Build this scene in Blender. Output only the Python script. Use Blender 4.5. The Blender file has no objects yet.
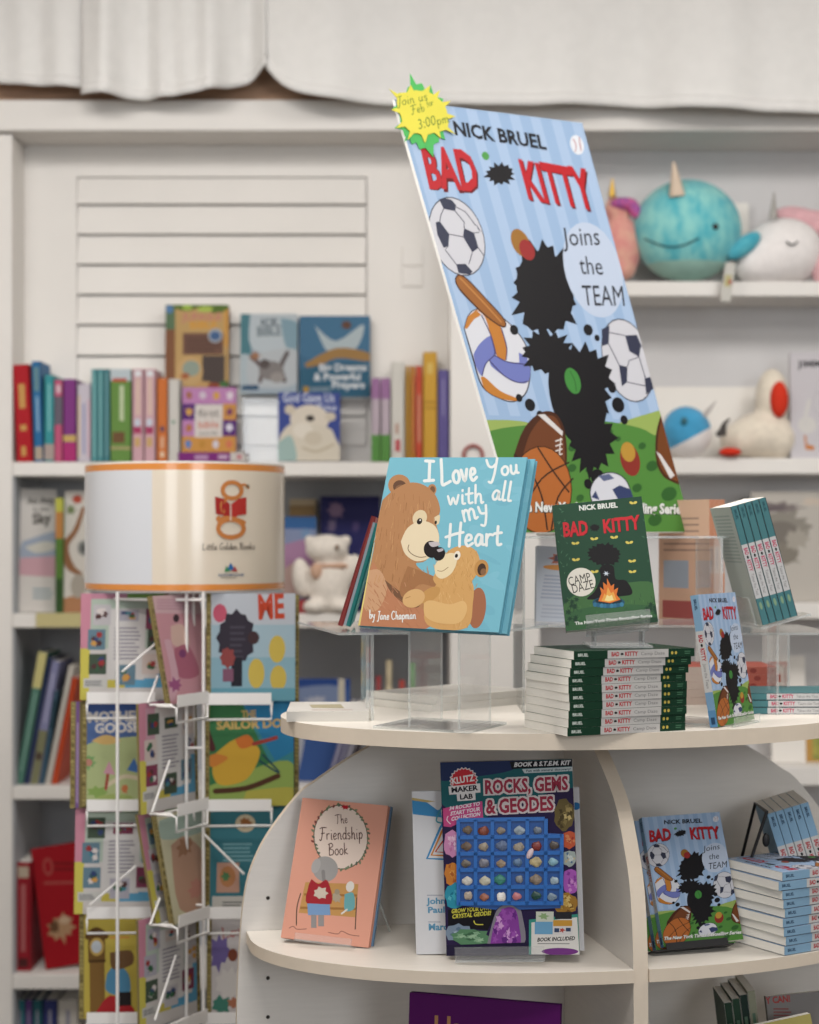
import bpy, bmesh, math, random
import numpy as np
from mathutils import Matrix, Vector

# ------------------------------------------------------------------ camera, world, lights, exposure
S = bpy.context.scene
COL = S.collection
EZ = 1.60            # eye height
F = 1706.0           # focal length in pixels (50 mm on a 24 mm wide sensor, 819 px)
CX, CY = 409.5, 540.0
DZ = 0.318
cam_d = bpy.data.cameras.new('camera'); cam = bpy.data.objects.new('camera', cam_d); COL.objects.link(cam)
cam.location = (0, 0, EZ); cam.rotation_euler = (math.pi/2, 0, 0)
cam_d.sensor_fit = 'HORIZONTAL'; cam_d.sensor_width = 24.0; cam_d.lens = 50.0
cam_d.shift_y = 28.0/819.0
cam_d.clip_start = 0.05
cam_d.dof.use_dof = True; cam_d.dof.focus_distance = 2.47; cam_d.dof.aperture_fstop = 2.9
S.camera = cam
S.view_settings.view_transform = 'Standard'
S.view_settings.look = 'None'
S.view_settings.gamma = 1.0
S.view_settings.use_curve_mapping = False
S.view_settings.exposure = -0.13

def lin(hexcol):
    h = hexcol.lstrip('#')
    out = []
    for i in (0, 2, 4):
        c = int(h[i:i+2], 16)/255.0
        out.append(c/12.92 if c <= 0.04045 else ((c+0.055)/1.055)**2.4)
    return tuple(out)

W = bpy.data.worlds.new('sky'); S.world = W; W.use_nodes = True
W.node_tree.nodes['Background'].inputs[0].default_value = (0.92, 0.95, 1.0, 1)
W.node_tree.nodes['Background'].inputs[1].default_value = 0.07

def area(name, loc, target, sx, sy, power, col):
    d = bpy.data.lights.new(name, 'AREA'); d.shape = 'RECTANGLE'; d.size = sx; d.size_y = sy
    d.energy = power; d.color = col
    o = bpy.data.objects.new(name, d); COL.objects.link(o); o.location = loc
    o.rotation_euler = (Vector(target)-Vector(loc)).to_track_quat('-Z', 'Y').to_euler()
    return o
# tall shop windows behind the photographer, and the ceiling lamps
area('window_daylight', (1.9, -2.6, 2.3), (0.6, 3.5, 1.4), 1.5, 1.5, 66, (0.92, 0.96, 1.0))
area('window_daylight', (-1.3, -2.6, 2.3), (-0.2, 3.5, 1.4), 1.2, 1.5, 35, (0.92, 0.96, 1.0))
area('ceiling_lamp_light', (1.3, 2.5, 3.22), (1.2, 3.1, 0), 1.2, 0.6, 35, (1.0, 0.965, 0.925))
area('ceiling_lamp_light', (-0.9, 2.5, 3.22), (-0.9, 3.1, 0), 1.2, 0.6, 35, (1.0, 0.965, 0.925))
area('ceiling_lamp_light', (0.0, 0.9, 3.22), (0.0, 1.7, 0), 1.2, 0.6, 33, (1.0, 0.965, 0.925))

# ------------------------------------------------------------------ materials
_M = {}
def bsdf(m): return m.node_tree.nodes['Principled BSDF']
def new_mat(name):
    m = bpy.data.materials.new(name); m.use_nodes = True
    return m
def paint(name, col, rough=0.5, spec=0.4, noise=0.0, nscale=8.0, bump=0.0, bscale=200.0, stretch=None, col2=None, metal=0.0, sheen=0.0, coat=0.0):
    if name in _M: return _M[name]
    m = new_mat(name); nt = m.node_tree; b = bsdf(m)
    b.inputs['Roughness'].default_value = rough
    b.inputs['Specular IOR Level'].default_value = spec
    b.inputs['Metallic'].default_value = metal
    if sheen: b.inputs['Sheen Weight'].default_value = sheen
    if coat:
        b.inputs['Coat Weight'].default_value = coat; b.inputs['Coat Roughness'].default_value = 0.08
    c = lin(col)
    if noise > 0 or col2:
        tc = nt.nodes.new('ShaderNodeTexCoord'); mp = nt.nodes.new('ShaderNodeMapping')
        nz = nt.nodes.new('ShaderNodeTexNoise'); rp = nt.nodes.new('ShaderNodeValToRGB')
        nz.inputs['Scale'].default_value = nscale; nz.inputs['Detail'].default_value = 4
        if stretch: mp.inputs['Scale'].default_value = stretch
        nt.links.new(tc.outputs['Object'], mp.inputs['Vector']); nt.links.new(mp.outputs['Vector'], nz.inputs['Vector'])
        nt.links.new(nz.outputs['Fac'], rp.inputs['Fac']); nt.links.new(rp.outputs['Color'], b.inputs['Base Color'])
        c2 = lin(col2) if col2 else tuple(max(0, x*(1-noise)) for x in c)
        rp.color_ramp.elements[0].position = 0.36; rp.color_ramp.elements[1].position = 0.64
        rp.color_ramp.elements[0].color = (*c2, 1); rp.color_ramp.elements[1].color = (*c, 1)
    else:
        b.inputs['Base Color'].default_value = (*c, 1)
    if bump:
        tc = nt.nodes.new('ShaderNodeTexCoord'); nz = nt.nodes.new('ShaderNodeTexNoise'); bp = nt.nodes.new('ShaderNodeBump')
        nz.inputs['Scale'].default_value = bscale; nz.inputs['Detail'].default_value = 3
        bp.inputs['Strength'].default_value = bump; bp.inputs['Distance'].default_value = 0.004
        nt.links.new(tc.outputs['Object'], nz.inputs['Vector']); nt.links.new(nz.outputs['Fac'], bp.inputs['Height'])
        nt.links.new(bp.outputs['Normal'], b.inputs['Normal'])
    _M[name] = m
    return m
def ink(hexcol):
    """printed colour on coated paper or board"""
    k = 'ink_'+hexcol.lstrip('#').lower()
    if k not in _M:
        c = [int(hexcol.lstrip('#')[i:i+2], 16) for i in (0, 2, 4)]; g = 0.3*c[0]+0.59*c[1]+0.11*c[2]
        c = [max(0, min(255, int((g+(x-g)*0.94)*0.885))) for x in c]
        paint(k, '#%02x%02x%02x' % tuple(c), rough=0.48, spec=0.13)
    return _M[k]
def clear(name, tint, edge=False):
    if name in _M: return _M[name]
    m = new_mat(name); nt = m.node_tree; nt.nodes.remove(bsdf(m))
    out = nt.nodes['Material Output']
    tr = nt.nodes.new('ShaderNodeBsdfTransparent'); gl = nt.nodes.new('ShaderNodeBsdfGlossy'); mx = nt.nodes.new('ShaderNodeMixShader')
    lw = nt.nodes.new('ShaderNodeLayerWeight'); lw.inputs['Blend'].default_value = 0.5
    pw = nt.nodes.new('ShaderNodeMath'); pw.operation = 'POWER'; pw.inputs[1].default_value = 4.5
    fr = nt.nodes.new('ShaderNodeMath'); fr.operation = 'MULTIPLY_ADD'; fr.inputs[1].default_value = 0.8; fr.inputs[2].default_value = 0.045
    nt.links.new(lw.outputs['Facing'], pw.inputs[0]); nt.links.new(pw.outputs[0], fr.inputs[0])
    tr.inputs['Color'].default_value = (*tint, 1); gl.inputs['Roughness'].default_value = 0.02 if not edge else 0.15
    nt.links.new(fr.outputs[0], mx.inputs[0]); nt.links.new(tr.outputs[0], mx.inputs[1]); nt.links.new(gl.outputs[0], mx.inputs[2])
    if edge:
        df = nt.nodes.new('ShaderNodeBsdfDiffuse'); df.inputs['Color'].default_value = (0.86, 0.88, 0.87, 1)
        m2 = nt.nodes.new('ShaderNodeMixShader'); m2.inputs[0].default_value = 0.24
        nt.links.new(mx.outputs[0], m2.inputs[1]); nt.links.new(df.outputs[0], m2.inputs[2]); nt.links.new(m2.outputs[0], out.inputs[0])
    else:
        df = nt.nodes.new('ShaderNodeBsdfDiffuse'); df.inputs['Color'].default_value = (0.9, 0.9, 0.9, 1)
        m2 = nt.nodes.new('ShaderNodeMixShader'); m2.inputs[0].default_value = 0.07  # white diffuse mixed in stands for the haze of reflected surroundings
        nt.links.new(mx.outputs[0], m2.inputs[1]); nt.links.new(df.outputs[0], m2.inputs[2]); nt.links.new(m2.outputs[0], out.inputs[0])
    _M[name] = m
    return m
ACR = clear('clear_acrylic', (0.985, 0.987, 0.987))
ACE = clear('clear_acrylic_edge', (0.9, 0.93, 0.93), edge=True)
WALL = paint('wall_paint', '#d6cfc6', 0.7, 0.3, noise=0.04, nscale=3, bump=0.03, bscale=90)
SHELF = paint('bookcase_paint', '#e2ded9', 0.5, 0.4, noise=0.03, nscale=5, bump=0.02, bscale=60)
RECESS = paint('bookcase_back_paint', '#adb0b5', 0.7, 0.25, noise=0.05, nscale=4)
FLOORM = paint('floor_boards', '#4c4239', 0.5, 0.4, noise=0.3, nscale=6, stretch=(1, 14, 1))
CEIL = paint('ceiling_paint', '#e6e2dc', 0.8, 0.2, noise=0.03, nscale=4)
LAM = paint('white_laminate', '#d9d4ce', 0.42, 0.45, noise=0.035, nscale=9, stretch=(2.0, 1.0, 26.0))
LAMH = paint('white_laminate_shelf', '#e0d9cf', 0.42, 0.45, noise=0.04, nscale=9, stretch=(1.6, 30.0, 4.0))
CURT = paint('curtain_cotton', '#e6e4e1', 0.9, 0.1, noise=0.03, nscale=30, bump=0.1, bscale=500, sheen=0.2)
BROWN = paint('window_ledge_wood', '#b8947a', 0.6, 0.3, noise=0.25, nscale=6, stretch=(1, 10, 10))
PAPER = paint('book_pages', '#f3efe7', 0.8, 0.15, noise=0.06, nscale=60, stretch=(1, 22, 1))
PAPERF = paint('flat_book_pages', '#f1ece2', 0.8, 0.15, noise=0.06, nscale=40)
WIRE = paint('white_wire', '#ece9e6', 0.35, 0.5, noise=0.02)
BLACKM = paint('black_metal', '#1b1a1c', 0.45, 0.4, noise=0.1)
FOAM = paint('foam_board', '#eceae6', 0.7, 0.2, noise=0.02)

# ------------------------------------------------------------------ mesh builder
class MB:
    def __init__(self): self.v = []; self.f = []; self.m = []; self.mats = []; self.sm = []
    def slot(self, mat):
        if mat not in self.mats: self.mats.append(mat)
        return self.mats.index(mat)
    def add(self, vs, fs, mat, smooth=False, M=None):
        o = len(self.v)
        for p in vs:
            p = Vector(p)
            self.v.append(tuple(M @ p) if M is not None else tuple(p))
        s = self.slot(mat)
        for f in fs:
            self.f.append(tuple(i+o for i in f)); self.m.append(s); self.sm.append(smooth)
    def box(self, lo, hi, mat, M=None):
        x0, y0, z0 = lo; x1, y1, z1 = hi
        vs = [(x0,y0,z0),(x1,y0,z0),(x1,y1,z0),(x0,y1,z0),(x0,y0,z1),(x1,y0,z1),(x1,y1,z1),(x0,y1,z1)]
        fs = [(3,2,1,0),(4,5,6,7),(0,1,5,4),(1,2,6,5),(2,3,7,6),(3,0,4,7)]
        self.add(vs, fs, mat, False, M)
    def sheet(self, lo, hi, M=None, face=None, edge=None):
        """acrylic plate: clear faces, pale edges on the thin sides"""
        face = face or ACR; edge = edge or ACE
        d = [hi[i]-lo[i] for i in range(3)]; t = d.index(min(d))
        x0, y0, z0 = lo; x1, y1, z1 = hi
        vs = [(x0,y0,z0),(x1,y0,z0),(x1,y1,z0),(x0,y1,z0),(x0,y0,z1),(x1,y0,z1),(x1,y1,z1),(x0,y1,z1)]
        ax = [((3,2,1,0),2),((4,5,6,7),2),((0,1,5,4),1),((1,2,6,5),0),((2,3,7,6),1),((3,0,4,7),0)]
        self.add(vs, [f for f, a in ax if a == t], face, False, M)
        self.add(vs, [f for f, a in ax if a != t], edge, False, M)
    def tube(self, pts, r, mat, n=8, cap=True, M=None):
        pts = [Vector(p) for p in pts]; rs = r if isinstance(r, (list, tuple)) else [r]*len(pts)
        vs = []; fs = []
        up = None
        for i, p in enumerate(pts):
            d = (pts[min(i+1, len(pts)-1)]-pts[max(i-1, 0)]).normalized()
            if up is None:
                up = d.orthogonal().normalized()
            up = (up - d*up.dot(d)).normalized()
            s = d.cross(up)
            for k in range(n):
                a = 2*math.pi*k/n
                vs.append(p+(up*math.cos(a)+s*math.sin(a))*rs[i])
        for i in range(len(pts)-1):
            for k in range(n):
                fs.append((i*n+k, i*n+(k+1) % n, (i+1)*n+(k+1) % n, (i+1)*n+k))
        self.add(vs, fs, mat, True, M)
        if cap:
            self.add(vs[:n], [tuple(range(n-1, -1, -1))], mat, False, M)
            self.add(vs[-n:], [tuple(range(n))], mat, False, M)
    def ellipsoid(self, c, r, mat, nu=32, nv=18, M=None, matfn=None):
        vs = []; fs = []
        for j in range(nv+1):
            t = math.pi*j/nv
            for i in range(nu):
                a = 2*math.pi*i/nu
                vs.append((c[0]+r[0]*math.sin(t)*math.cos(a), c[1]+r[1]*math.sin(t)*math.sin(a), c[2]+r[2]*math.cos(t)))
        ms = []
        for j in range(nv):
            for i in range(nu):
                fs.append((j*nu+i, (j+1)*nu+i, (j+1)*nu+(i+1) % nu, j*nu+(i+1) % nu)); ms.append(j)
        if matfn is None: self.add(vs, fs, mat, True, M)
        else:
            o = len(self.v); self.add(vs, fs, mat, True, M)
            for q, j in enumerate(ms): self.m[-len(fs)+q] = self.slot(matfn((j+0.5)/nv))
    def lathe(self, prof, mat, n=32, M=None, smooth=True):
        vs = []; fs = []
        for r, z in prof:
            for k in range(n):
                a = 2*math.pi*k/n; vs.append((r*math.cos(a), r*math.sin(a), z))
        for i in range(len(prof)-1):
            for k in range(n):
                fs.append((i*n+k, i*n+(k+1) % n, (i+1)*n+(k+1) % n, (i+1)*n+k))
        self.add(vs, fs, mat, smooth, M)
    def prism(self, pts, z0, z1, mat, M=None, side=None):
        """polygon pts (x,y) extruded along z"""
        n = len(pts)
        vs = [(x, y, z0) for x, y in pts]+[(x, y, z1) for x, y in pts]
        self.add(vs, [tuple(range(n-1, -1, -1)), tuple(range(n, 2*n))], mat, False, M)
        self.add(vs, [(i, (i+1) % n, n+(i+1) % n, n+i) for i in range(n)], side or mat, False, M)
    def build(self, name, parent=None, world=False, bevel=0.0, mods=None):
        me = bpy.data.meshes.new(name); me.from_pydata(self.v, [], self.f)
        for m in self.mats: me.materials.append(m)
        me.polygons.foreach_set('material_index', self.m)
        me.polygons.foreach_set('use_smooth', self.sm)
        if world and parent is not None: me.transform(parent.matrix_basis.inverted())
        me.update()
        o = bpy.data.objects.new(name, me); COL.objects.link(o)
        if parent is not None: o.parent = parent
        if bevel:
            b = o.modifiers.new('bevel', 'BEVEL'); b.width = bevel; b.segments = 2; b.limit_method = 'ANGLE'
        if mods: mods(o)
        return o

def tag(o, label, cat, group=None):
    o['label'] = label; o['category'] = cat
    if group: o['group'] = group
    return o
def thing(name, label, cat, M, group=None):
    o = bpy.data.objects.new(name, None); COL.objects.link(o)
    if not isinstance(M, Matrix): M = Matrix.Translation(Vector(M))
    o.matrix_basis = M; o.empty_display_size = 0.05
    return tag(o, label, cat, group)
def structure(o): o['kind'] = 'structure'; return o
def kids(o): return [c for c in COL.objects if c.parent == o]
def dup(root, M, label, group=None):
    r = root.copy(); COL.objects.link(r); r.matrix_basis = M; r['label'] = label
    if group: r['group'] = group
    for ch in kids(root):
        c = ch.copy(); COL.objects.link(c); c.parent = r
        for g in kids(ch):
            d = g.copy(); COL.objects.link(d); d.parent = c
    return r

def P(x, y, Y): return Vector(((x-CX)/F*Y, Y, EZ-(y-CY)/F*Y))
def pose(o, yaw=0.0, lean=0.0, roll=0.0):
    """book pose: local x to the right, y to the back, z up; o = lower left front corner"""
    cy, sy = math.cos(yaw), math.sin(yaw)
    u = Vector((cy, sy, 0)); b = Vector((-sy, cy, 0)); v = Vector((0, 0, 1))*math.cos(lean)+b*math.sin(lean)
    cr, sr = math.cos(roll), math.sin(roll)
    u, v = u*cr+v*sr, v*cr-u*sr
    y = v.cross(u)
    M = Matrix((u, y, v)).transposed().to_4x4(); M.translation = Vector(o)
    return M
def axes(o, x, y, z):
    M = Matrix((Vector(x).normalized(), Vector(y).normalized(), Vector(z).normalized())).transposed().to_4x4(); M.translation = Vector(o)
    return M
def flat(o, yaw=0.0):
    """lying cover up, spine to the viewer; o = lower right corner of the spine side at the bottom face; local z runs to the left"""
    cy, sy = math.cos(yaw), math.sin(yaw)
    return axes(o, (-sy, cy, 0), (0, 0, -1), (-cy, -sy, 0))

# ------------------------------------------------------------------ lettering
_G = {}
CH = ''.join(chr(c) for c in range(33, 127))
def _load_glyphs():
    obs = []
    def mk(body, off):
        c = bpy.data.curves.new('glyph', 'FONT'); c.body = body; c.size = 1; c.resolution_u = 2; c.offset = off; c.fill_mode = 'FRONT'
        o = bpy.data.objects.new('glyph', c); COL.objects.link(o); obs.append(o); return o
    items = []
    for off in (0.0, 0.018, 0.036):
        for ch in CH: items.append((ch, off, mk(ch, off)))
    meas = {ch: mk('|'+ch+'|', 0) for ch in CH}; bar = mk('||', 0)
    bpy.context.view_layer.update(); dg = bpy.context.evaluated_depsgraph_get()
    def mesh(o):
        e = o.evaluated_get(dg); m = e.to_mesh()
        vs = [(v.co.x, v.co.y) for v in m.vertices]; fs = [tuple(p.vertices) for p in m.polygons]
        e.to_mesh_clear(); return vs, fs
    def width(o): vs, _ = mesh(o); return max(v[0] for v in vs)-min(v[0] for v in vs)
    wb = width(bar)
    H = mesh(items[CH.index('H')][2])[0]; cap = max(v[1] for v in H)
    for ch, off, o in items:
        vs, fs = mesh(o); _G[(ch, off)] = ([(x/cap, y/cap) for x, y in vs], fs, (width(meas[ch])-wb)/cap)
    for o in obs:
        c = o.data; bpy.data.objects.remove(o); bpy.data.curves.remove(c)
_load_glyphs()

# brush letters as strokes: x 0..1, y up, x height 0.5, cap height 1
HS = {
 'I': (.5, [[(.05,1),(.4,.98)],[(.23,.98),(.2,.02)],[(0,.02),(.4,.05)]]),
 'L': (.6, [[(.15,1.05),(.08,.5),(.02,.02),(.25,.03),(.5,.1)]]),
 'Y': (.7, [[(.02,1),(.1,.65),(.3,.55),(.5,.7)],[(.62,1.05),(.5,.6),(.35,.1),(.15,-.35),(.0,-.3)]]),
 'H': (.75, [[(.15,1),(.1,.5),(.05,0)],[(.65,1.05),(.58,.5),(.55,0)],[(-.1,.42),(.35,.55),(.75,.62)]]),
 'J': (.5, [[(.45,1),(.35,.4),(.2,-.2),(0,-.15)],[(.2,.95),(.6,1)]]),
 'C': (.6, [[(.55,.85),(.35,1),(.1,.7),(.05,.3),(.25,0),(.55,.15)]]),
 'T': (.6, [[(-.05,.9),(.3,1),(.7,.95)],[(.35,.97),(.28,.4),(.15,0)]]),
 'F': (.6, [[(.0,.9),(.3,1),(.75,.97)],[(.3,.97),(.22,.4),(.05,-.05),(-.1,.05)],[(.1,.5),(.5,.55)]]),
 'B': (.6, [[(.15,1),(.1,.5),(.05,0)],[(.0,.9),(.35,1),(.5,.78),(.15,.55),(.5,.4),(.45,.08),(.05,0)]]),
 'G': (.65, [[(.55,.85),(.35,1),(.08,.6),(.1,.1),(.4,.05),(.55,.4),(.35,.4)]]),
 'a': (.46, [[(.36,.45),(.18,.5),(.03,.25),(.1,.02),(.26,.1),(.36,.45),(.36,.08),(.46,.05)]]),
 'b': (.44, [[(.1,1),(.06,.4),(.08,.05),(.3,.05),(.38,.3),(.25,.48),(.08,.3)]]),
 'c': (.38, [[(.34,.42),(.2,.5),(.04,.25),(.15,.01),(.35,.1)]]),
 'd': (.46, [[(.36,.42),(.18,.5),(.03,.22),(.15,.01),(.35,.2),(.42,1),(.38,.1),(.46,.03)]]),
 'e': (.42, [[(.05,.22),(.3,.3),(.3,.47),(.14,.48),(.04,.22),(.14,.0),(.38,.12)]]),
 'f': (.34, [[(.36,.95),(.2,1),(.14,.6),(.1,-.1)],[(.0,.5),(.32,.52)]]),
 'g': (.46, [[(.36,.42),(.18,.5),(.03,.25),(.15,.05),(.35,.3),(.38,-.2),(.2,-.4),(.02,-.25)]]),
 'h': (.46, [[(.12,1),(.08,.5),(.05,0)],[(.07,.25),(.2,.48),(.33,.42),(.34,0),(.44,.03)]]),
 'i': (.22, [[(.1,.5),(.08,.05),(.2,.03)],[(.12,.72),(.13,.78)]]),
 'k': (.44, [[(.1,1),(.05,0)],[(.36,.5),(.1,.25),(.4,.02)]]),
 'l': (.24, [[(.12,1.05),(.08,.5),(.06,.05),(.2,.03)]]),
 'm': (.66, [[(.05,.5),(.04,0)],[(.05,.3),(.16,.5),(.27,.4),(.27,0)],[(.27,.3),(.4,.5),(.52,.4),(.52,.02),(.64,.05)]]),
 'n': (.46, [[(.06,.5),(.04,0)],[(.05,.3),(.18,.5),(.32,.4),(.33,.02),(.44,.05)]]),
 'o': (.44, [[(.22,.5),(.05,.35),(.06,.08),(.24,.0),(.38,.2),(.34,.45),(.2,.5)]]),
 'p': (.46, [[(.08,.5),(.05,-.1),(.02,-.4)],[(.07,.3),(.22,.5),(.38,.35),(.28,.04),(.08,.08)]]),
 'r': (.38, [[(.06,.5),(.04,0)],[(.05,.28),(.18,.48),(.36,.46)]]),
 's': (.36, [[(.32,.44),(.16,.5),(.06,.36),(.28,.2),(.2,.0),(.02,.06)]]),
 't': (.34, [[(.18,.85),(.12,.3),(.14,.03),(.3,.05)],[(.0,.52),(.34,.56)]]),
 'u': (.46, [[(.06,.5),(.05,.12),(.18,.0),(.34,.2)],[(.36,.5),(.34,.08),(.44,.03)]]),
 'v': (.42, [[(.03,.5),(.16,.02),(.36,.5)]]),
 'w': (.6, [[(.03,.5),(.13,.02),(.28,.4),(.4,.02),(.56,.52)]]),
 'y': (.46, [[(.05,.5),(.1,.2),(.28,.15)],[(.4,.5),(.3,.0),(.15,-.4),(.0,-.35)]]),
 ' ': (.3, []),
}
def smooth_pts(pts, k=5):
    if len(pts) < 3: return pts
    out = []
    for i in range(len(pts)-1):
        p0 = pts[max(i-1, 0)]; p1 = pts[i]; p2 = pts[i+1]; p3 = pts[min(i+2, len(pts)-1)]
        for j in range(k):
            t = j/k
            out.append(tuple(0.5*(2*p1[a]+(p2[a]-p0[a])*t+(2*p0[a]-5*p1[a]+4*p2[a]-p3[a])*t*t+(3*p1[a]-p0[a]-3*p2[a]+p3[a])*t**3) for a in (0, 1)))
    out.append(pts[-1])
    return out

# ------------------------------------------------------------------ flat printed designs
def homog(src):
    """pixel quad TL,TR,BR,BL -> unit square (u right, v up)"""
    dst = [(0,1),(1,1),(1,0),(0,0)]; A = []; b = []
    for (x, y), (u, v) in zip(src, dst):
        A.append([x, y, 1, 0, 0, 0, -u*x, -u*y]); b.append(u)
        A.append([0, 0, 0, x, y, 1, -v*x, -v*y]); b.append(v)
    h = np.linalg.solve(np.array(A, float), np.array(b, float))
    return np.append(h, 1).reshape(3, 3)
def clip01(poly):
    for ax, side in ((0, 0), (0, 1), (1, 0), (1, 1)):
        out = []; n = len(poly)
        if n == 0: return []
        ins = (lambda p: p[ax] >= 0) if side == 0 else (lambda p: p[ax] <= 1)
        for i in range(n):
            a, b = poly[i], poly[(i+1) % n]
            ia, ib = ins(a), ins(b)
            if ia: out.append(a)
            if ia != ib:
                t = (side-a[ax])/(b[ax]-a[ax])
                out.append((a[0]+(b[0]-a[0])*t, a[1]+(b[1]-a[1])*t))
        poly = out
    return poly
class Art:
    """a printed design: polygons in cover units, each with its ink and layer"""
    def __init__(self, quad=None, o=(0, 0), s=1.0, bg=None, seed=1):
        self.q = quad or [(0,0),(1,0),(1,1),(0,1)]
        self.o = o; self.s = s; self.L = []; self.lay = 0; self.hold = False; self.rnd = random.Random(seed)
        self.H = homog(self.q)
        if bg: self.upoly([(0,0),(1,0),(1,1),(0,1)], bg)
    def _next(self):
        if not self.hold: self.lay += 1
    def upoly(self, pts, col):
        self._next(); self._put(pts, col)
    def grp(self): self.gid = getattr(self, 'gid', 0)+1; self.inop = True
    def _put(self, pts, col):
        if not getattr(self, 'inop', False): self.gid = getattr(self, 'gid', 0)+1
        p = clip01([tuple(q) for q in pts])
        if len(p) >= 3: self.L.append((p, col, self.gid))
    def map(self, p):
        x = self.o[0]+p[0]/self.s; y = self.o[1]+p[1]/self.s
        r = self.H @ np.array([x, y, 1.0]); return (r[0]/r[2], r[1]/r[2])
    def poly(self, pts, col, sm=False):
        self._next()
        if sm: pts = smooth_pts(list(pts)+[pts[0]], 4)[:-1]
        self._put([self.map(p) for p in pts], col)
    def ell(self, cx, cy, rx, ry, col, rot=0, n=26):
        c, s = math.cos(math.radians(rot)), math.sin(math.radians(rot))
        self.poly([(cx+rx*math.cos(a)*c-ry*math.sin(a)*s, cy+rx*math.cos(a)*s+ry*math.sin(a)*c) for a in [2*math.pi*i/n for i in range(n)]], col)
    def star(self, cx, cy, rx, ry, inner, n, col, jit=0.0, rot=0):
        pts = []
        for i in range(2*n):
            k = (1 if i % 2 == 0 else inner)*(1+self.rnd.uniform(-jit, jit)); a = math.pi*i/n+rot
            pts.append((cx+rx*k*math.cos(a), cy+ry*k*math.sin(a)))
        self.poly(pts, col)
    def line(self, pts, w, col, sm=True):
        if sm: pts = smooth_pts(list(pts), 5)
        self._next()
        n = len(pts); ws = w if isinstance(w, (list, tuple)) else None
        Lp = []; Rp = []
        for i, p in enumerate(pts):
            a = pts[max(i-1, 0)]; b = pts[min(i+1, n-1)]
            d = (b[0]-a[0], b[1]-a[1]); l = math.hypot(*d) or 1e-9
            nx, ny = -d[1]/l, d[0]/l
            if ws:
                t = i/(n-1)*(len(ws)-1); k = min(int(t), len(ws)-2); hw = (ws[k]+(ws[k+1]-ws[k])*(t-k))/2
            else: hw = w/2
            Lp.append((p[0]+nx*hw, p[1]+ny*hw)); Rp.append((p[0]-nx*hw, p[1]-ny*hw))
        self.grp()
        for i in range(n-1):
            self._put([self.map(q) for q in (Lp[i], Lp[i+1], Rp[i+1], Rp[i])], col)
        self.inop = False
        for e in (0, n-1):
            hw = math.hypot(Lp[e][0]-Rp[e][0], Lp[e][1]-Rp[e][1])/2
            if hw*2/self.s > 1.2:
                self._put([self.map((pts[e][0]+hw*math.cos(2*math.pi*k/8), pts[e][1]+hw*math.sin(2*math.pi*k/8))) for k in range(8)], col)
    def ring(self, cx, cy, rx, ry, w, col, rot=0, n=28, a0=0, a1=360):
        c, s = math.cos(math.radians(rot)), math.sin(math.radians(rot)); self._next()
        def pt(a, k): return (cx+(rx+k)*math.cos(a)*c-(ry+k)*math.sin(a)*s, cy+(rx+k)*math.cos(a)*s+(ry+k)*math.sin(a)*c)
        self.grp()
        for i in range(n):
            t0 = math.radians(a0+(a1-a0)*i/n); t1 = math.radians(a0+(a1-a0)*(i+1)/n)
            self._put([self.map(q) for q in (pt(t0, w/2), pt(t1, w/2), pt(t1, -w/2), pt(t0, -w/2))], col)
        self.inop = False
    def text(self, s, p0, p1, h, col, bold=1, up=None, jit=0.0):
        off = (0.0, 0.018, 0.036)[bold]
        d = (p1[0]-p0[0], p1[1]-p0[1]); l = math.hypot(*d)
        if up is None: up = (d[1]/l*h, -d[0]/l*h)
        tot = sum(_G[(c, off)][2] if c != ' ' else 0.4 for c in s)
        k = l/tot; ex = (d[0]/l*k, d[1]/l*k); x = 0.0
        self._next()
        for c in s:
            if c == ' ': x += 0.4; continue
            vs, fs, adv = _G[(c, off)]
            jy = self.rnd.uniform(-jit, jit); js = 1+self.rnd.uniform(-jit, jit)
            q = [self.map((p0[0]+ex[0]*(x+vx)+up[0]*(vy*js+jy), p0[1]+ex[1]*(x+vx)+up[1]*(vy*js+jy))) for vx, vy in vs]
            self.grp()
            for f in fs: self._put([q[i] for i in f], col)
            self.inop = False
            x += adv
    def hand(self, s, p0, p1, h, col, w=0.11, up=None):
        d = (p1[0]-p0[0], p1[1]-p0[1]); l = math.hypot(*d)
        if up is None: up = (d[1]/l*h, -d[0]/l*h)
        tot = sum(HS[c][0]+0.06 for c in s); k = l/tot; ex = (d[0]/l*k, d[1]/l*k); x = 0.0
        self._next(); old = self.hold; self.hold = True
        for c in s:
            adv, st = HS[c]
            for pl in st:
                self.line([(p0[0]+ex[0]*(x+a)+up[0]*b, p0[1]+ex[1]*(x+a)+up[1]*b) for a, b in pl], w*h, col)
            x += adv+0.06
        self.hold = old
    def bars(self, x0, y0, x1, y1, n, col, frac=0.45):
        self._next(); old = self.hold; self.hold = True
        for i in range(n):
            y = y0+(y1-y0)*(i+0.2)/n; hh = (y1-y0)/n*frac; xe = x1-self.rnd.random()*(x1-x0)*0.25
            self.poly([(x0, y), (xe, y), (xe, y+hh), (x0, y+hh)], col)
        self.hold = old
    def rect(self, x0, y0, x1, y1, col): self.poly([(x0,y0),(x1,y0),(x1,y1),(x0,y1)], col)
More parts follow.
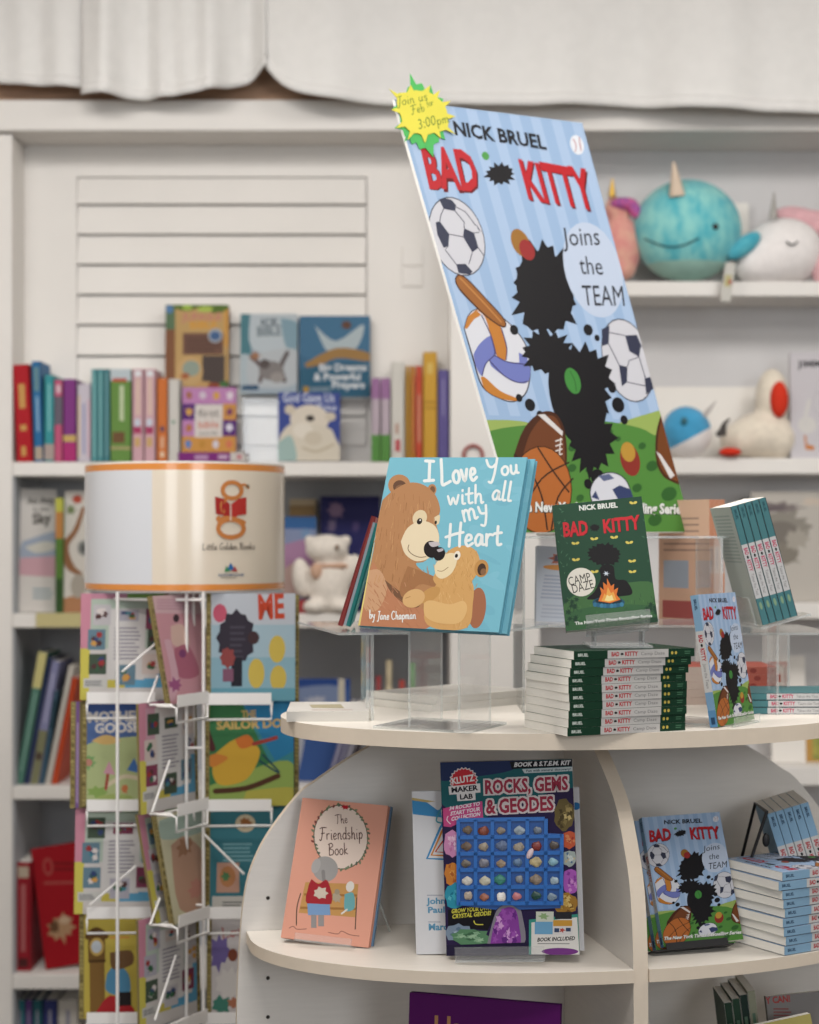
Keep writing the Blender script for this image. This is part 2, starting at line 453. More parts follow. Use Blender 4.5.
    def emit(self, mb, fn):
        """fn(u, v, depth) -> point"""
        if not hasattr(self, 'levels'):
            # each printed shape lies just above whatever it overlaps
            bx = {}
            for p, c, g in self.L:
                us = [q[0] for q in p]; vs = [q[1] for q in p]; b = (min(us), min(vs), max(us), max(vs))
                o = bx.get(g); bx[g] = b if o is None else (min(o[0], b[0]), min(o[1], b[1]), max(o[2], b[2]), max(o[3], b[3]))
            gs = sorted(bx); B = np.array([bx[g] for g in gs]); lv = np.zeros(len(gs), int)
            for k in range(1, len(gs)):
                b = B[k]; hit = (B[:k, 0] < b[2]) & (B[:k, 2] > b[0]) & (B[:k, 1] < b[3]) & (B[:k, 3] > b[1])
                if hit.any(): lv[k] = lv[:k][hit].max()+1
            self.levels = dict(zip(gs, lv.tolist()))
        for p, c, g in self.L:
            e = 0.00005+0.000016*self.levels[g]
            mb.add([fn(u, v, e) for u, v in p], [tuple(range(len(p)))], ink(c))

# ------------------------------------------------------------------ books
def book(name, label, M, w, h, t, cover, art=None, spine=None, back=None, group=None, hard=False, cat='book', right=False, flatpages=False, spine_col=None):
    r = thing(name, label, cat, M, group)
    ct = 0.0022 if hard else 0.0004; ins = 0.003 if hard else 0.0003
    c = MB(); m = ink(cover); ms = ink(spine_col or cover)
    if hard:
        c.box((0, 0, 0), (w, ct, h), m); c.box((0, t-ct, 0), (w, t, h), m)
    else:
        c.box((0, 0, 0), (w, ct, h), PAPERF); c.box((0, t-ct, 0), (w, t, h), PAPERF)
        c.add([(0, -.00002, 0), (w, -.00002, 0), (w, -.00002, h), (0, -.00002, h), (0, t+.00002, 0), (w, t+.00002, 0), (w, t+.00002, h), (0, t+.00002, h)], [(0, 1, 2, 3), (7, 6, 5, 4)], m)
    x0, x1 = (w-ct, w) if right else (0, ct)
    c.box((x0, ct*0.5, 0), (x1, t-ct*0.5, h), ms)
    if spine_col:
        xs = w+0.0001 if right else -0.0001
        c.add([(xs, t, 0), (xs, 0, 0), (xs, 0, h), (xs, t, h)], [(0, 1, 2, 3)] if not right else [(3, 2, 1, 0)], ms)
    if art: art.emit(c, lambda u, v, e: (u*w, -e, v*h))
    if back: back.emit(c, lambda u, v, e: (w-u*w, t+e, v*h))
    if spine:
        if right: spine.emit(c, lambda u, v, e: (w+e+0.0001, v*t, h-u*h))
        else: spine.emit(c, lambda u, v, e: (-e-0.0001, t-v*t, h-u*h))
    c.build('cover', r)
    p = MB(); a, b = (ins, w-ct) if right else (ct, w-ins)
    p.box((a, ct, ins), (b, t-ct, h-ins), PAPERF if flatpages else PAPER)
    p.build('pages', r)
    return r
def spine_row(x0, x1, ytop, ybot, Y, label, col, name='book', depth=0.17, bands=(), roll=0.0, group=None, hard=True, art=None):
    """book standing on a shelf, spine to the room"""
    a = P(x0, ybot, Y); b = P(x1, ybot, Y); t = b.x-a.x; h = (ybot-ytop)/F*Y
    sp = art or Art([(0,0),(100,0),(100,10),(0,10)])
    for (u0, u1, v0, v1, c) in bands: sp.upoly([(u0, v0), (u1, v0), (u1, v1), (u0, v1)], c)
    cr, sr = math.cos(roll), math.sin(roll)
    # local x -> +Y, local y -> -X, local z -> up; lean in the picture plane
    M = axes((b.x, Y, a.z), (0, 1, 0), (-cr, 0, sr), (sr, 0, cr))
    return book(name, label, M, depth, h, t, col, spine=sp, group=group, hard=hard)
def face_book(q, Y, label, bg, art=None, t=0.012, yaw=0.0, lean=0.05, name='picture_book', hard=True, group=None, z=None, spine_col=None, roll=0):
    """book facing the room; q = left, top, right, bottom pixels"""
    x0, y0, x1, y1 = q
    o = P(x0, y1, Y); w = (x1-x0)/F*Y/max(0.3, math.cos(yaw)); h = (y1-y0)/F*Y/math.cos(lean)
    if z is not None: o.z = z
    return book(name, label, pose(o, yaw, lean, roll), w, h, t, bg, art=art, hard=hard, group=group, spine_col=spine_col)

# ------------------------------------------------------------------ the room
def sbox(name, lo, hi, mat):
    m = MB(); m.box(lo, hi, mat); return structure(m.build(name))
sbox('floor', (-2.6, -3.0, -0.05), (3.4, 4.86, 0.0), FLOORM)
sbox('ceiling', (-2.6, -3.0, 3.3), (3.4, 4.86, 3.35), CEIL)
sbox('wall_left', (-2.65, -3.0, 0.0), (-2.6, 4.86, 3.3), WALL)
sbox('wall_right', (3.4, -3.0, 0.0), (3.45, 4.86, 3.3), WALL)
sbox('wall_back', (-2.6, 4.81, 0.0), (3.4, 4.86, 3.3), WALL)
YF = 4.4; K = YF/F; YB = 4.72
def zf(y): return EZ-(y-CY)*K
def xf(x): return (x-CX)*K
sbox('trim_1', (-2.0, 4.42, EZ+1.128), (2.6, 4.81, zf(40)), BROWN)

# built-in bookcase
bc = thing('built_in_bookcase', 'white painted built-in bookcase filling the wall behind the displays', 'bookcase', (0.2, YB, 0.0))
def bpart(name, boxes, mat, bevel=0.003):
    m = MB()
    for lo, hi in boxes: m.box(lo, hi, mat)
    return m.build(name, bc, world=True, bevel=bevel)
XL0, XL1, XM0, XM1, XR = xf(-90), xf(12), xf(450), xf(540), xf(960)
UPB = 4.545; YR2 = 4.61
bpart('back_panel', [((XL0, YB, 0.0), (XM0+0.02, YB+0.03, zf(100)))], RECESS, 0)
bpart('back_panel', [((XM0+0.02, YR2, 0.0), (XR, YR2+0.03, zf(100)))], paint('bookcase_pale_back_paint', '#cfcdcd', 0.7, 0.25, noise=0.04, nscale=4), 0)
bpart('side_lining', [((XL1, YF+0.012, 0.0), (XL1+0.004, YB, zf(476)))], RECESS, 0)
bpart('post', [((XL0, YF, 0.0), (XL1, YB, zf(134)))], SHELF)
bpart('post', [((XM0, YF, 0.0), (XM1, YB, zf(134)))], SHELF)
bpart('post', [((XR-0.1, YF, 0.0), (XR, YB, zf(134)))], SHELF)
def zy(y, Y): return EZ-(y-CY)/F*Y
bpart('cornice', [((XL0, YF-0.02, zy(131, YF-0.02)), (XR, YB, zy(99.5, YF-0.02)))], SHELF, 0.005)
def shelf(x0, x1, y0, y1): return bpart('shelf', [((x0, YF+0.005, zf(y1)), (x1, YB, zf(y0)))], SHELF)
for y0, y1 in ((462, 476), (614, 628), (787, 800), (975, 990), (1100, 1115)): shelf(XL1, XM0, y0, y1)
for y0, y1 in ((281, 296), (458, 474), (603, 619), (767, 786), (960, 975), (1100, 1115)): shelf(XM1, XR-0.1, y0, y1)
# upper left: painted panel with a louvred shutter let into it
kb = YB/F
def zb(y, Y=None): return EZ-(y-CY)/F*(Y or UPB)
def xb(x, Y=None): return (x-CX)/F*(Y or UPB)
ys = [177, 205, 235, 265, 295, 325, 356, 386, 416, 446]
X0, X1 = xb(77), xb(367)
pan = MB()
for lo, hi in (((XL1, UPB, zb(462)), (X0, UPB+0.02, zb(125))), ((X1, UPB, zb(462)), (XM0, UPB+0.02, zb(125))), ((X0, UPB, zb(177)), (X1, UPB+0.02, zb(125))), ((X0, UPB, zb(462)), (X1, UPB+0.02, zb(446))), ((X0, UPB+0.02, zb(446)), (X1, UPB+0.024, zb(177)))): pan.box(lo, hi, SHELF)
pan.build('upper_panel', bc, world=True)
lv = MB(); XS0, XS1 = X0+0.002, X1-0.003
for i in range(len(ys)-1):
    za, zc = zb(ys[i])-0.003, zb(ys[i+1])+0.002
    lv.add([(XS0, UPB+0.003, za), (XS1, UPB+0.003, za), (XS1, UPB-0.009, zc), (XS0, UPB-0.009, zc), (XS0, UPB+0.014, za), (XS1, UPB+0.014, za), (XS1, UPB+0.002, zc), (XS0, UPB+0.002, zc)], [(0,3,2,1), (3,7,6,2), (0,1,5,4), (1,2,6,5), (0,4,7,3), (4,5,6,7)], SHELF)
lv.build('louvred_shutter', bc, world=True)
sw = MB(); sw.box((xb(402), UPB-0.005, zb(266)), (xb(423), UPB+0.001, zb(246)), SHELF); sw.box((xb(402), UPB-0.005, zb(287)), (xb(423), UPB+0.001, zb(268)), SHELF)
sw.build('cover_plate', bc, world=True, bevel=0.002)
tg = MB(); tg.box((xf(36), YF, zf(627)), (xf(84), YF+0.004, zf(613)), ink('#d9cd94')); t_ = tg.build('shelf_label', bc, world=True); t_['label'] = 'pale yellow label strip on a shelf edge'

# cotton curtains above the bookcase
def curtain(label, Y, prof, top, folds, seed, amp=1.2):
    rnd = random.Random(seed)
    x0, x1 = prof[0][0], prof[-1][0]; n = 90; rows = 26
    prof = smooth_pts(prof, 8) if len(prof) > 2 else prof
    def bot(x):
        for (a, ya), (b, yb) in zip(prof, prof[1:]):
            if a <= x <= b:
                t = (x-a)/(b-a+1e-9); return ya+(yb-ya)*t
        return prof[-1][1]
    ph = [rnd.uniform(0, 6.28) for _ in range(4)]
    def dy(x, q):
        return amp*0.019*(0.5+0.5*q)*(math.sin(x/folds*6.28+ph[0]+0.5*q)+0.5*math.sin(x/folds*6.28*1.7+ph[1]+q)+0.16*math.sin(x/folds*6.28*3.7+ph[2]-q*2))
    r = thing('curtain', label, 'curtain', P((x0+x1)/2, top, Y), 'white cotton curtains over the bookcase')
    def grid(q0, q1, off, nr):
        m = MB(); vs = []; fs = []
        for j in range(nr+1):
            q = q0+(q1-q0)*j/nr
            for i in range(n+1):
                x = x0+(x1-x0)*i/n; y = top+(bot(x)-top)*q
                p = P(x, y, Y); vs.append((p.x, Y+dy(x, q)-off, p.z))
        for j in range(nr):
            for i in range(n): a = j*(n+1)+i; fs.append((a, a+n+1, a+n+2, a+1))
        m.add(vs, fs, CURT, True); return m
    def sol(o): s = o.modifiers.new('thickness', 'SOLIDIFY'); s.thickness = 0.003; s.offset = 0
    grid(0, 1, 0, rows).build('cloth', r, world=True, mods=sol)
    grid(0.955, 1.002, 0.003, 2).build('hem', r, world=True, mods=sol)
    return r
curtain('short white curtain at the far left with a straight hem', 4.335, [(-40, 78), (40, 86), (92, 90)], -150, 130, 3)
curtain('middle white curtain with a hem swooping up to the right', 4.30, [(82, 95), (150, 97), (205, 92), (245, 80), (266, 66)], -150, 95, 5, 1.5)
curtain('widest white curtain, hanging above the tilted poster and the plush toys', 4.30, [(262, 62), (285, 88), (322, 99), (380, 102), (520, 106), (610, 103), (700, 109), (880, 113)], -150, 210, 8)

# ------------------------------------------------------------------ books on the upper left shelf
Y1 = 4.412
G1 = 'books standing spine out on the upper left shelf'
def sr(x0, x1, yt, label, col, bands=(), roll=0.0, name='book', yb=461.5, Y=Y1, G=G1, depth=0.12):
    return spine_row(x0, x1, yt, yb, Y, label, col, name=name, bands=bands, roll=roll, group=G, depth=depth)
sr(17, 33, 364, 'thick red book with gold lettering, first on the upper left shelf', '#c4202c', [(.2,.45,.3,.7,'#d9a35a'),(.62,.68,.3,.7,'#d9a35a'),(.84,.94,.3,.6,'#d9a35a')], roll=-0.045)
sr(34.5, 43.5, 361, 'blue spined book beside the thick red book', '#2f76ae', [(.06,.3,.2,.8,'#6b94a0'),(.35,.7,.35,.65,'#8db5d6'),(.85,.98,.1,.9,'#bfae9a')], roll=-0.03)
sr(44.5, 54, 375, 'turquoise spined book third from the left on the upper shelf', '#3fa0a8', [(.1,.65,.4,.6,'#8fcfd0'),(.8,.98,0,1,'#b9a8a0')])
sr(54.5, 62.5, 380, 'narrow book with grey and pink spine', '#d45f86', [(.06,.16,.2,.8,'#e8c0cc'),(.2,.55,0,1,'#6f6a78')])
sr(63.5, 76, 379, 'rounded purple book with a gold band near its foot', '#8e3f8e', [(.68,.76,0,1,'#d9b66a'),(.77,1,0,1,'#c0387e')])
sr(77.5, 90.5, 384, 'cream book patterned with pastel squares', '#d9d0dc', [(.15,.95,.05,.2,'#e6c8a8'),(.2,.95,.8,.95,'#e3b8c8'),(.25,.9,.4,.6,'#a9a8cc')])
sr(91.5, 97.3, 369, 'slim teal book, left one of three alike', '#5aa0a6', [(.04,.95,.3,.6,'#8cc6c6')])
sr(97.8, 103.6, 369, 'slim teal book, middle one of three alike', '#559aa2', [(.04,.95,.3,.6,'#8cc6c6')])
sr(104.1, 109.6, 369, 'slim teal book beside the fat green book', '#4c8a94', [(.04,.95,.3,.6,'#7ab0b4')])
sr(110.5, 131, 369, 'fat green book with a white blurred title down its spine', '#6f9a4a', [(0,.13,0,1,'#c9d6dc'),(.1,.14,.1,.8,'#c65a48'),(.18,.56,.45,.65,'#cfdcb4'),(.68,.8,.1,.7,'#7a5a3a'),(.84,.87,0,1,'#b8a878')])
sr(132.5, 143.5, 369, 'pink flowered book, left one of the pair', '#dfb0ba', [(.02,.08,.2,.8,'#eef0f4'),(.1,.5,.3,.7,'#e8c8b8'),(.54,.62,.2,.7,'#d4dcea'),(.62,.7,.1,.8,'#b8406a'),(.74,.84,.2,.7,'#d9b070')])
sr(144.5, 155.5, 369, 'pink flowered book, right one of the pair', '#dfb0ba', [(.02,.08,.2,.8,'#eef0f4'),(.1,.5,.3,.7,'#e8c8b8'),(.54,.62,.2,.7,'#d4dcea'),(.62,.7,.1,.8,'#b8406a'),(.74,.84,.2,.7,'#d9b070')])
sr(157, 167.5, 378, 'orange spined book below the brown covered book', '#e07a3a', [(.58,.64,.3,.7,'#5a4a6a'),(.7,.84,.3,.7,'#e8b08a'),(.88,.95,.3,.7,'#f0d0b0')])
sr(168.5, 179.5, 379, 'white spined book between the orange book and a purple patterned cover', '#dedad2', [(.5,.54,.3,.6,'#7aa08a')])
# the facing covers
lie = Art([(0,0),(100,0),(100,10),(0,10)], bg='#8a2f86'); lie.rect(25,3,45,8,'#c79ac4'); lie.rect(60,3,74,7,'#d9b8d4'); lie.rect(78,0,100,10,'#d9d2cc'); lie.rect(88,3,95,7,'#d06a7a')
def lying(name, label, x0, x1, ybot, Y, t, depth, col, spine=None, group=None, yaw=0.0, hard=True, z=None, art=None):
    """book lying cover up with its spine to the room"""
    a = P(x0, ybot, Y); b = P(x1, ybot, Y); z0 = a.z if z is None else z
    L = (b.x-a.x)/math.cos(yaw)
    org = Vector((a.x+L*math.cos(yaw), Y+L*math.sin(yaw), z0+t))
    return book(name, label, flat(org, yaw), depth, L, t, col, spine=spine, group=group, hard=hard, art=art)
lying('book', 'purple book lying flat beneath the patterned word book', 178, 245, 461.5, 4.405, 0.0235, 0.11, '#8a2f86', spine=lie)

fw = Art([(190,565),(500,565),(505,945),(195,945)], bg='#7a3f8e', seed=4)
cols = ['#c98ac0','#5a2f7a','#d99a4a','#c98ac0']
pal = ['#b0705a','#d9c8d8','#e0a850','#e8d8e4','#e0a850','#8a4a6a','#c07a4a','#e6e0ee','#6a8ac8','#c9903a','#e0dcea','#e07a5a']
cells = [(0,0),(1,0),(2,0),(3,0),(0,1),(3,1),(0,2),(3,2),(0,3),(1,3),(2,3),(3,3)]
for i, (a, b) in enumerate(cells):
    fw.rect(192+a*78, 566+b*95, 192+(a+1)*78, 566+(b+1)*95, ['#c98ac0','#5f2f80','#d99a4a'][(a*2+b*3+i) % 3])
    fw.star(231+a*78, 613+b*95, 24, 28, 0.7, 5, pal[i], 0.15)
fw.rect(265,665,425,858,'#e4dcd6'); fw.text('first',(285,740),(405,735),45,'#5a5550',0); fw.text('bible',(285,805),(405,800),40,'#d98a78',1); fw.text('words',(290,845),(400,843),22,'#5a5550',0)
face_book((182, 387, 236, 452), 4.41, 'purple square picture book with patterned tiles around a white title box', '#6a3a80', fw, t=0.018, z=zf(461.5)+0.0245, lean=0.04)
jb = Art([(90,75),(455,75),(460,560),(85,560)], bg='#c9a468', seed=6)
jb.rect(85,70,145,215,'#5f7a5a'); jb.ell(112,100,22,24,'#5a86b8'); jb.rect(85,215,145,560,'#8a5a3c'); jb.poly([(140,70),(470,70),(470,95),(380,125),(300,90),(220,110),(140,95)],'#5f7a2f',True)
jb.ell(215,90,30,16,'#a8c850'); jb.ell(320,100,45,18,'#b4cc58'); jb.text('JUNGLE',(190,165),(415,160),40,'#d08a78',2); jb.text('BIBLE',(230,210),(390,205),38,'#e0a040',2)
jb.rect(190,235,430,360,'#7a5648'); jb.bars(210,260,420,350,4,'#5a4038'); jb.rect(305,365,440,530,'#544844'); jb.ell(380,250,42,42,'#a8b0b8'); jb.ell(380,252,30,26,'#4a6a9a')
jb.poly([(430,110),(470,90),(470,340),(430,300)],'#d9a050'); jb.ell(232,455,78,84,'#d2ac74'); jb.ell(240,440,52,46,'#9aa89a'); jb.star(205,485,30,26,.6,6,'#b0603a',.2)
jb.ell(320,545,60,30,'#d0a468'); jb.ell(375,540,35,18,'#9a4a30'); jb.ell(440,535,30,22,'#4f7a44')
face_book((165, 304, 228, 389), 4.475, 'brown jungle themed book standing above the others on a clear stand', '#7a5238', jb, t=0.03, lean=0.06)
ib = Art([(120,95),(292,100),(288,330),(112,325)], bg='#a9b8c4', seed=7)
ib.rect(110,90,150,215,'#4f8490'); ib.poly([(150,92),(295,92),(295,200),(240,215),(150,190)],'#c3ced6',True); ib.poly([(240,110),(295,130),(295,220),(255,190)],'#88a8b8',True)
ib.text('ICE',(180,130),(230,130),18,'#5a6a74',2); ib.text('BIBLE',(168,160),(242,158),26,'#7a8890',2); ib.rect(112,210,140,330,'#b8c6ce'); ib.poly([(140,215),(285,200),(285,300),(145,300)],'#c2c8cc',True)
ib.line([(150,220),(180,250),(175,290)],12,'#6a5a58'); ib.line([(260,210),(240,250),(250,290)],14,'#6a6060'); ib.ell(210,260,38,28,'#8a8482'); ib.ell(190,240,16,14,'#5f5554'); ib.ell(228,280,22,16,'#a09a96'); ib.star(160,215,20,16,.5,7,'#a8785a',.2); ib.rect(118,300,170,315,'#3a5a7a')
face_book((240, 313, 297, 394), 4.495, 'pale blue wintry book leaning beside the blue prayer book', '#93a8b4', ib, t=0.018, lean=0.08)
db = Art([(298,103),(500,100),(497,342),(293,335)], bg='#3f6f92', seed=9)
db.poly([(293,100),(500,100),(500,200),(400,230),(293,210)],'#46789c',True); db.poly([(340,130),(400,175),(480,125),(455,200),(380,210)],'#b8c6cc',True); db.ell(430,128,14,12,'#6a4a3c')
db.poly([(310,240),(400,195),(495,210),(495,235),(400,225),(330,260)],'#a8804a',True); db.poly([(293,255),(400,240),(500,250),(500,345),(293,345)],'#2f6480',True)
db.text('Big Dreams',(350,262),(488,262),20,'#dfe4e8',2); db.text('& Powerful',(335,288),(470,290),20,'#dfe4e8',2); db.text('Prayers',(385,312),(482,315),20,'#dfe4e8',2); db.rect(305,305,320,322,'#b8903a'); db.bars(322,308,385,322,2,'#9aa8b0')
face_book((299, 315, 370, 397), 4.495, 'dark blue book of dreams and prayers on the upper left shelf', '#2f5a78', db, t=0.02, lean=0.08)
gb = Art([(228,330),(412,330),(408,527),(226,527)], bg='#3d4f9e', seed=2)
gb.text('God Gave Us',(240,358),(395,358),26,'#d6dcee',1); gb.text('You',(340,382),(400,382),20,'#d6dcee',1)
gb.ell(320,408,58,42,'#e6dccb'); gb.ell(262,380,16,14,'#d9cdb8'); gb.ell(382,400,16,13,'#d9cdb8'); gb.poly([(235,450),(270,420),(370,430),(395,460),(408,527),(226,527)],'#e2d8c6',True); gb.ell(300,440,30,22,'#eee6d8'); gb.ell(322,405,13,9,'#3a3634'); gb.poly([(226,475),(265,455),(280,527),(226,527)],'#a9c4c0',True); gb.line([(300,490),(340,500),(390,480)],8,'#cdbfa8'); gb.ell(330,462,26,20,'#d8ccb8')
face_book((278, 392, 340, 461), 4.415, 'royal blue picture book with a white bear cover, in front of a clear stand', '#34458e', gb, t=0.01, lean=0.07)
sr(371.5, 380, 378, 'slim white, purple and green book, left of the pair', '#c9b8c4', [(0,.25,0,1,'#a878a8'),(.68,1,0,1,'#5f9a4a')])
sr(381, 390, 378, 'slim white, purple and green book, right of the pair', '#c9b8c4', [(0,.25,0,1,'#a878a8'),(.68,1,0,1,'#5f9a4a')])
sr(391, 404.5, 362, 'white spined book with small red marks near its foot', '#e2ded6', [(.62,.72,.3,.6,'#c9a89a'),(.78,.9,.3,.7,'#cc5a60')])
sr(405.5, 409.8, 366, 'thin golden brown book next to the white one', '#c9963f', [])
sr(410.3, 415.2, 366, 'thin ochre and red book right of the golden brown one', '#d08a3a', [(.1,.9,.7,1,'#c9604a')])
sr(415.8, 422.3, 366, 'thin red orange book left of the tall yellow book', '#d9563c', [(.3,.8,.35,.65,'#e0a080')])
sr(423, 437, 352, 'tall yellow book on the upper left shelf', '#dca83c', [(.1,.2,.3,.7,'#e8c468'),(.45,.47,0,1,'#b8882c'),(.5,.52,0,1,'#b8882c')])
sr(437.8, 449, 370, 'violet book at the right end of the upper left shelf', '#6a5f9c', [(.1,.5,.4,.6,'#8f86b8')])
# clear stands behind them
def riser(name, label, parts, group=None, base=None):
    r = thing(name, label, 'riser', base, group)
    for pn, lo, hi in parts:
        m = MB(); m.sheet(lo, hi); m.build(pn, r, world=True)
    return r
zs1 = zf(461.9)
riser('acrylic_riser', 'clear acrylic block stand behind the royal blue picture book', [('top_plate', (xf(240), 4.455, zf(397)), (xf(372), 4.54, zf(395.5))), ('side_plate', (xf(240), 4.455, zs1), (xf(241.2), 4.54, zf(397))), ('side_plate', (xf(370.8), 4.455, zs1), (xf(372), 4.54, zf(397))), ('front_plate', (xf(241.2), 4.455, zs1), (xf(370.8), 4.458, zf(397)))], base=(xf(305), 4.50, zs1))
riser('acrylic_riser', 'clear acrylic stand holding the brown jungle book', [('top_plate', (xf(170), 4.465, zf(390.5)), (xf(232), 4.54, zf(389))), ('side_plate', (xf(180), 4.52, zs1), (xf(224), 4.523, zf(390.5)))], base=(xf(200), 4.50, zs1))
rg = MB(); pts = [(math.cos(a)*0.024, 0, math.sin(a)*0.024) for a in [2*math.pi*i/28 for i in range(29)]]
rg.tube([Vector(p)+Vector((xf(473), YF-0.006, zf(455))) for p in pts], 0.0045, paint('red_ring_plastic', '#9a4a44', 0.4))
tag(rg.build('ring'), 'small dark red ring hanging on the white post behind the teal bear book', 'ring')

# ------------------------------------------------------------------ second, third, lower left shelves
ad = Art([(105,190),(262,195),(285,815),(140,820)], bg='#e0dad4', seed=3)
ad.text('An Any',(150,275),(255,270),34,'#5a564f',1); ad.text('in the',(175,315),(235,312),22,'#5a564f',1); ad.text('Sky',(175,380),(245,375),52,'#4a463f',2)
ad.poly([(140,470),(285,420),(290,560),(140,560)],'#a9b4c6',True); ad.poly([(150,500),(230,470),(280,500),(200,530)],'#d8d4c8',True); ad.poly([(135,555),(290,545),(290,650),(135,640)],'#d9aab4'); ad.bars(190,700,275,760,3,'#8fa8b4')
face_book((18, 488, 55, 612), 4.46, 'tall white picture book with a pink and blue band, second left shelf', '#d8d2cc', ad, t=0.012, z=zf(613.5), yaw=0.35, lean=0.06)
spine_row(55.5, 63, 498, 613.5, 4.45, 'green and yellow spined book on the second left shelf', '#5f8a3c', bands=[(0,.12,0,1,'#c9c850'),(.12,.35,0,1,'#c98a4a'),(.7,1,0,1,'#3a5a30')])
an = Art([(325,210),(430,210),(430,830),(330,830)], bg='#dcd6cc', seed=5)
an.ell(375,255,20,22,'#c0503c'); an.ell(420,305,15,16,'#c0503c'); an.star(350,310,24,30,.5,6,'#7a8a5a',.2); an.line([(400,300),(370,420),(330,500),(350,600),(390,640)],[14,22,30,34,20],'#9a6a48'); an.ell(405,510,26,40,'#8a8c88'); an.ell(408,510,14,22,'#4a4c4a'); an.poly([(330,760),(420,740),(420,830),(330,830)],'#b8825a',True); an.ell(385,700,30,60,'#b0a89a'); an.ell(425,610,12,40,'#5a5f58')
face_book((63.5, 491, 90, 613), 4.455, 'cream picture book of woodland sketches partly behind the rack topper', '#cfc8bc', an, t=0.012, z=zf(613.5), lean=0.06)
# right of the rack: boxes, books and the plush bear
pb = Art([(40,250),(230,245),(235,700),(40,700)], bg='#8f9cc0', seed=8)
pb.rect(30,240,240,305,'#3a6aa8'); pb.poly([(40,380),(235,360),(235,560),(40,600)],'#b88ab0',True); pb.star(170,325,40,30,.5,7,'#7fa0c8',.2); pb.poly([(40,500),(110,480),(120,700),(40,700)],'#c8a8a0',True)
face_book((283, 518, 316, 613), 4.52, 'blue and mauve picture book behind the plush bear', '#6f80ac', pb, t=0.012, z=zf(613.5), lean=0.05)
bx = MB(); bx.box((xf(284), 4.60, zf(613.5)), (xf(311), 4.69, zf(497)), paint('tan_card', '#bfae90', 0.7)); bx.box((xf(284), 4.598, zf(520)), (xf(311), 4.60, zf(504)), ink('#a98a5c'))
tag(bx.build('cardboard_box', bevel=0.002), 'tan cardboard box at the back, behind the blue and mauve picture book', 'box')
nb = Art([(355,115),(640,115),(640,560),(355,560)], bg='#2c2c66', seed=12)
nb.star(430,170,42,40,.6,8,'#8a7090',.2); nb.star(410,230,26,30,.6,7,'#7a6a8c',.2); nb.star(525,235,24,26,.6,7,'#5a4a80',.2); nb.ell(465,325,24,16,'#8f9cc0'); nb.star(560,330,20,20,.5,6,'#4a4688',.2)
face_book((320, 497, 380, 612), 4.56, 'navy picture book with a purple spine, behind the plush bear', '#2a2a62', nb, t=0.02, z=zf(613.5), lean=0.05, spine_col='#6a4088', yaw=0.0)
def bear_mods(o):
    m = o.modifiers.new('remesh', 'REMESH'); m.mode = 'VOXEL'; m.voxel_size = 0.005; m.use_smooth_shade = True
    s = o.modifiers.new('smooth', 'SMOOTH'); s.iterations = 14; s.factor = 0.7
def plush(name, label, parts_body, mat, loc, group='plush toys on the shelves', body='body'):
    r = thing(name, label, 'plush toy', loc, group)
    m = MB()
    for c, rr, rot in parts_body:
        M = Matrix.Translation(Vector(c)) @ Matrix.Rotation(math.radians(rot), 4, 'Y')
        m.ellipsoid((0, 0, 0), rr, mat, 24, 14, M=M)
    m.build(body, r, world=True, mods=bear_mods)
    return r
FURC = paint('cream_fur', '#ebe3d9', 0.95, 0.1, noise=0.1, nscale=70, bump=0.6, bscale=160, sheen=0.3)
def pp(x, y, Y): p = P(x, y, Y); return (p.x, p.y, p.z)
Yp = 4.45; kp = Yp/F
def blob(x, y, rx, ry, rd=None, rot=0, Y=Yp, dy=0.0): return ((*pp(x, y, Y)[:1], Y+dy, pp(x, y, Y)[2]), (rx*kp, (rd or min(rx, ry))*kp, ry*kp), rot)
tb = plush('plush_bear', 'cream plush bear with a peach scarf sitting on the second shelf', [blob(330, 585, 20, 32, 20), blob(327, 549, 22, 15, 15, dy=-0.01), blob(302, 578, 10, 21, 12, -8), blob(350, 570, 9, 18, 10, 25), blob(315, 606, 12, 8, 14, dy=-0.03), blob(342, 606, 12, 8, 14, dy=-0.03), blob(309, 540, 6, 6, 4), blob(346, 540, 6, 6, 4)], FURC, P(328, 614, Yp))
m = MB(); m.ellipsoid((pp(331, 566, Yp)[0], Yp-0.008, pp(331, 566, Yp)[2]), (19*kp, 15*kp, 4.5*kp), paint('peach_felt', '#c9a58e', 0.9)); m.ellipsoid((pp(317, 571, Yp)[0], Yp-0.04, pp(317, 571, Yp)[2]), (6*kp, 4*kp, 8*kp), paint('peach_felt', '#c9a58e', 0.9)); m.build('scarf', tb, world=True)
m = MB(); e = pp(338, 547, Yp); m.ellipsoid((e[0], Yp-0.05, e[2]), (2.4*kp, 2*kp, 2.4*kp), paint('brown_eye', '#8a7260', 0.4)); m.build('eye', tb, world=True)
lying('book', 'red book lying flat at the foot of the plush bear', 292, 318, 613.5, 4.44, 0.035, 0.05, '#b8484c')
# third shelf: leaning books
G3 = 'books leaning together on the third left shelf'
def lean3(xb0, xb1, ytop, label, col, bands, roll):
    return spine_row(xb0, xb1, ytop, 785.5, 4.45, label, col, bands=bands, roll=roll, group=G3)
lean3(14.5, 23, 651, 'leaning book with cream top and green spine on the third left shelf', '#5a8a7a', [(0,.27,0,1,'#d9d08a'),(.3,.9,.4,.6,'#86ac9c')], 0.18)
lean3(23.5, 28.5, 656, 'leaning dark navy book between the green and lavender ones', '#3a4668', [], 0.19)
lean3(29, 39, 660, 'leaning lavender book with an olive patch low on its spine', '#8f90b8', [(.1,.5,.4,.6,'#b0b0d0'),(.56,1,.1,.9,'#8a8a68'),(.74,.8,.2,.8,'#5a4a40')], 0.17)
lean3(39.5, 44, 690, 'leaning teal and dark blue book on the third left shelf', '#4a6a80', [(.1,.4,0,1,'#2f4a58')], 0.15)
lean3(44.5, 50.5, 664, 'leaning white book beside the orange red one', '#d6d0c6', [], 0.2)
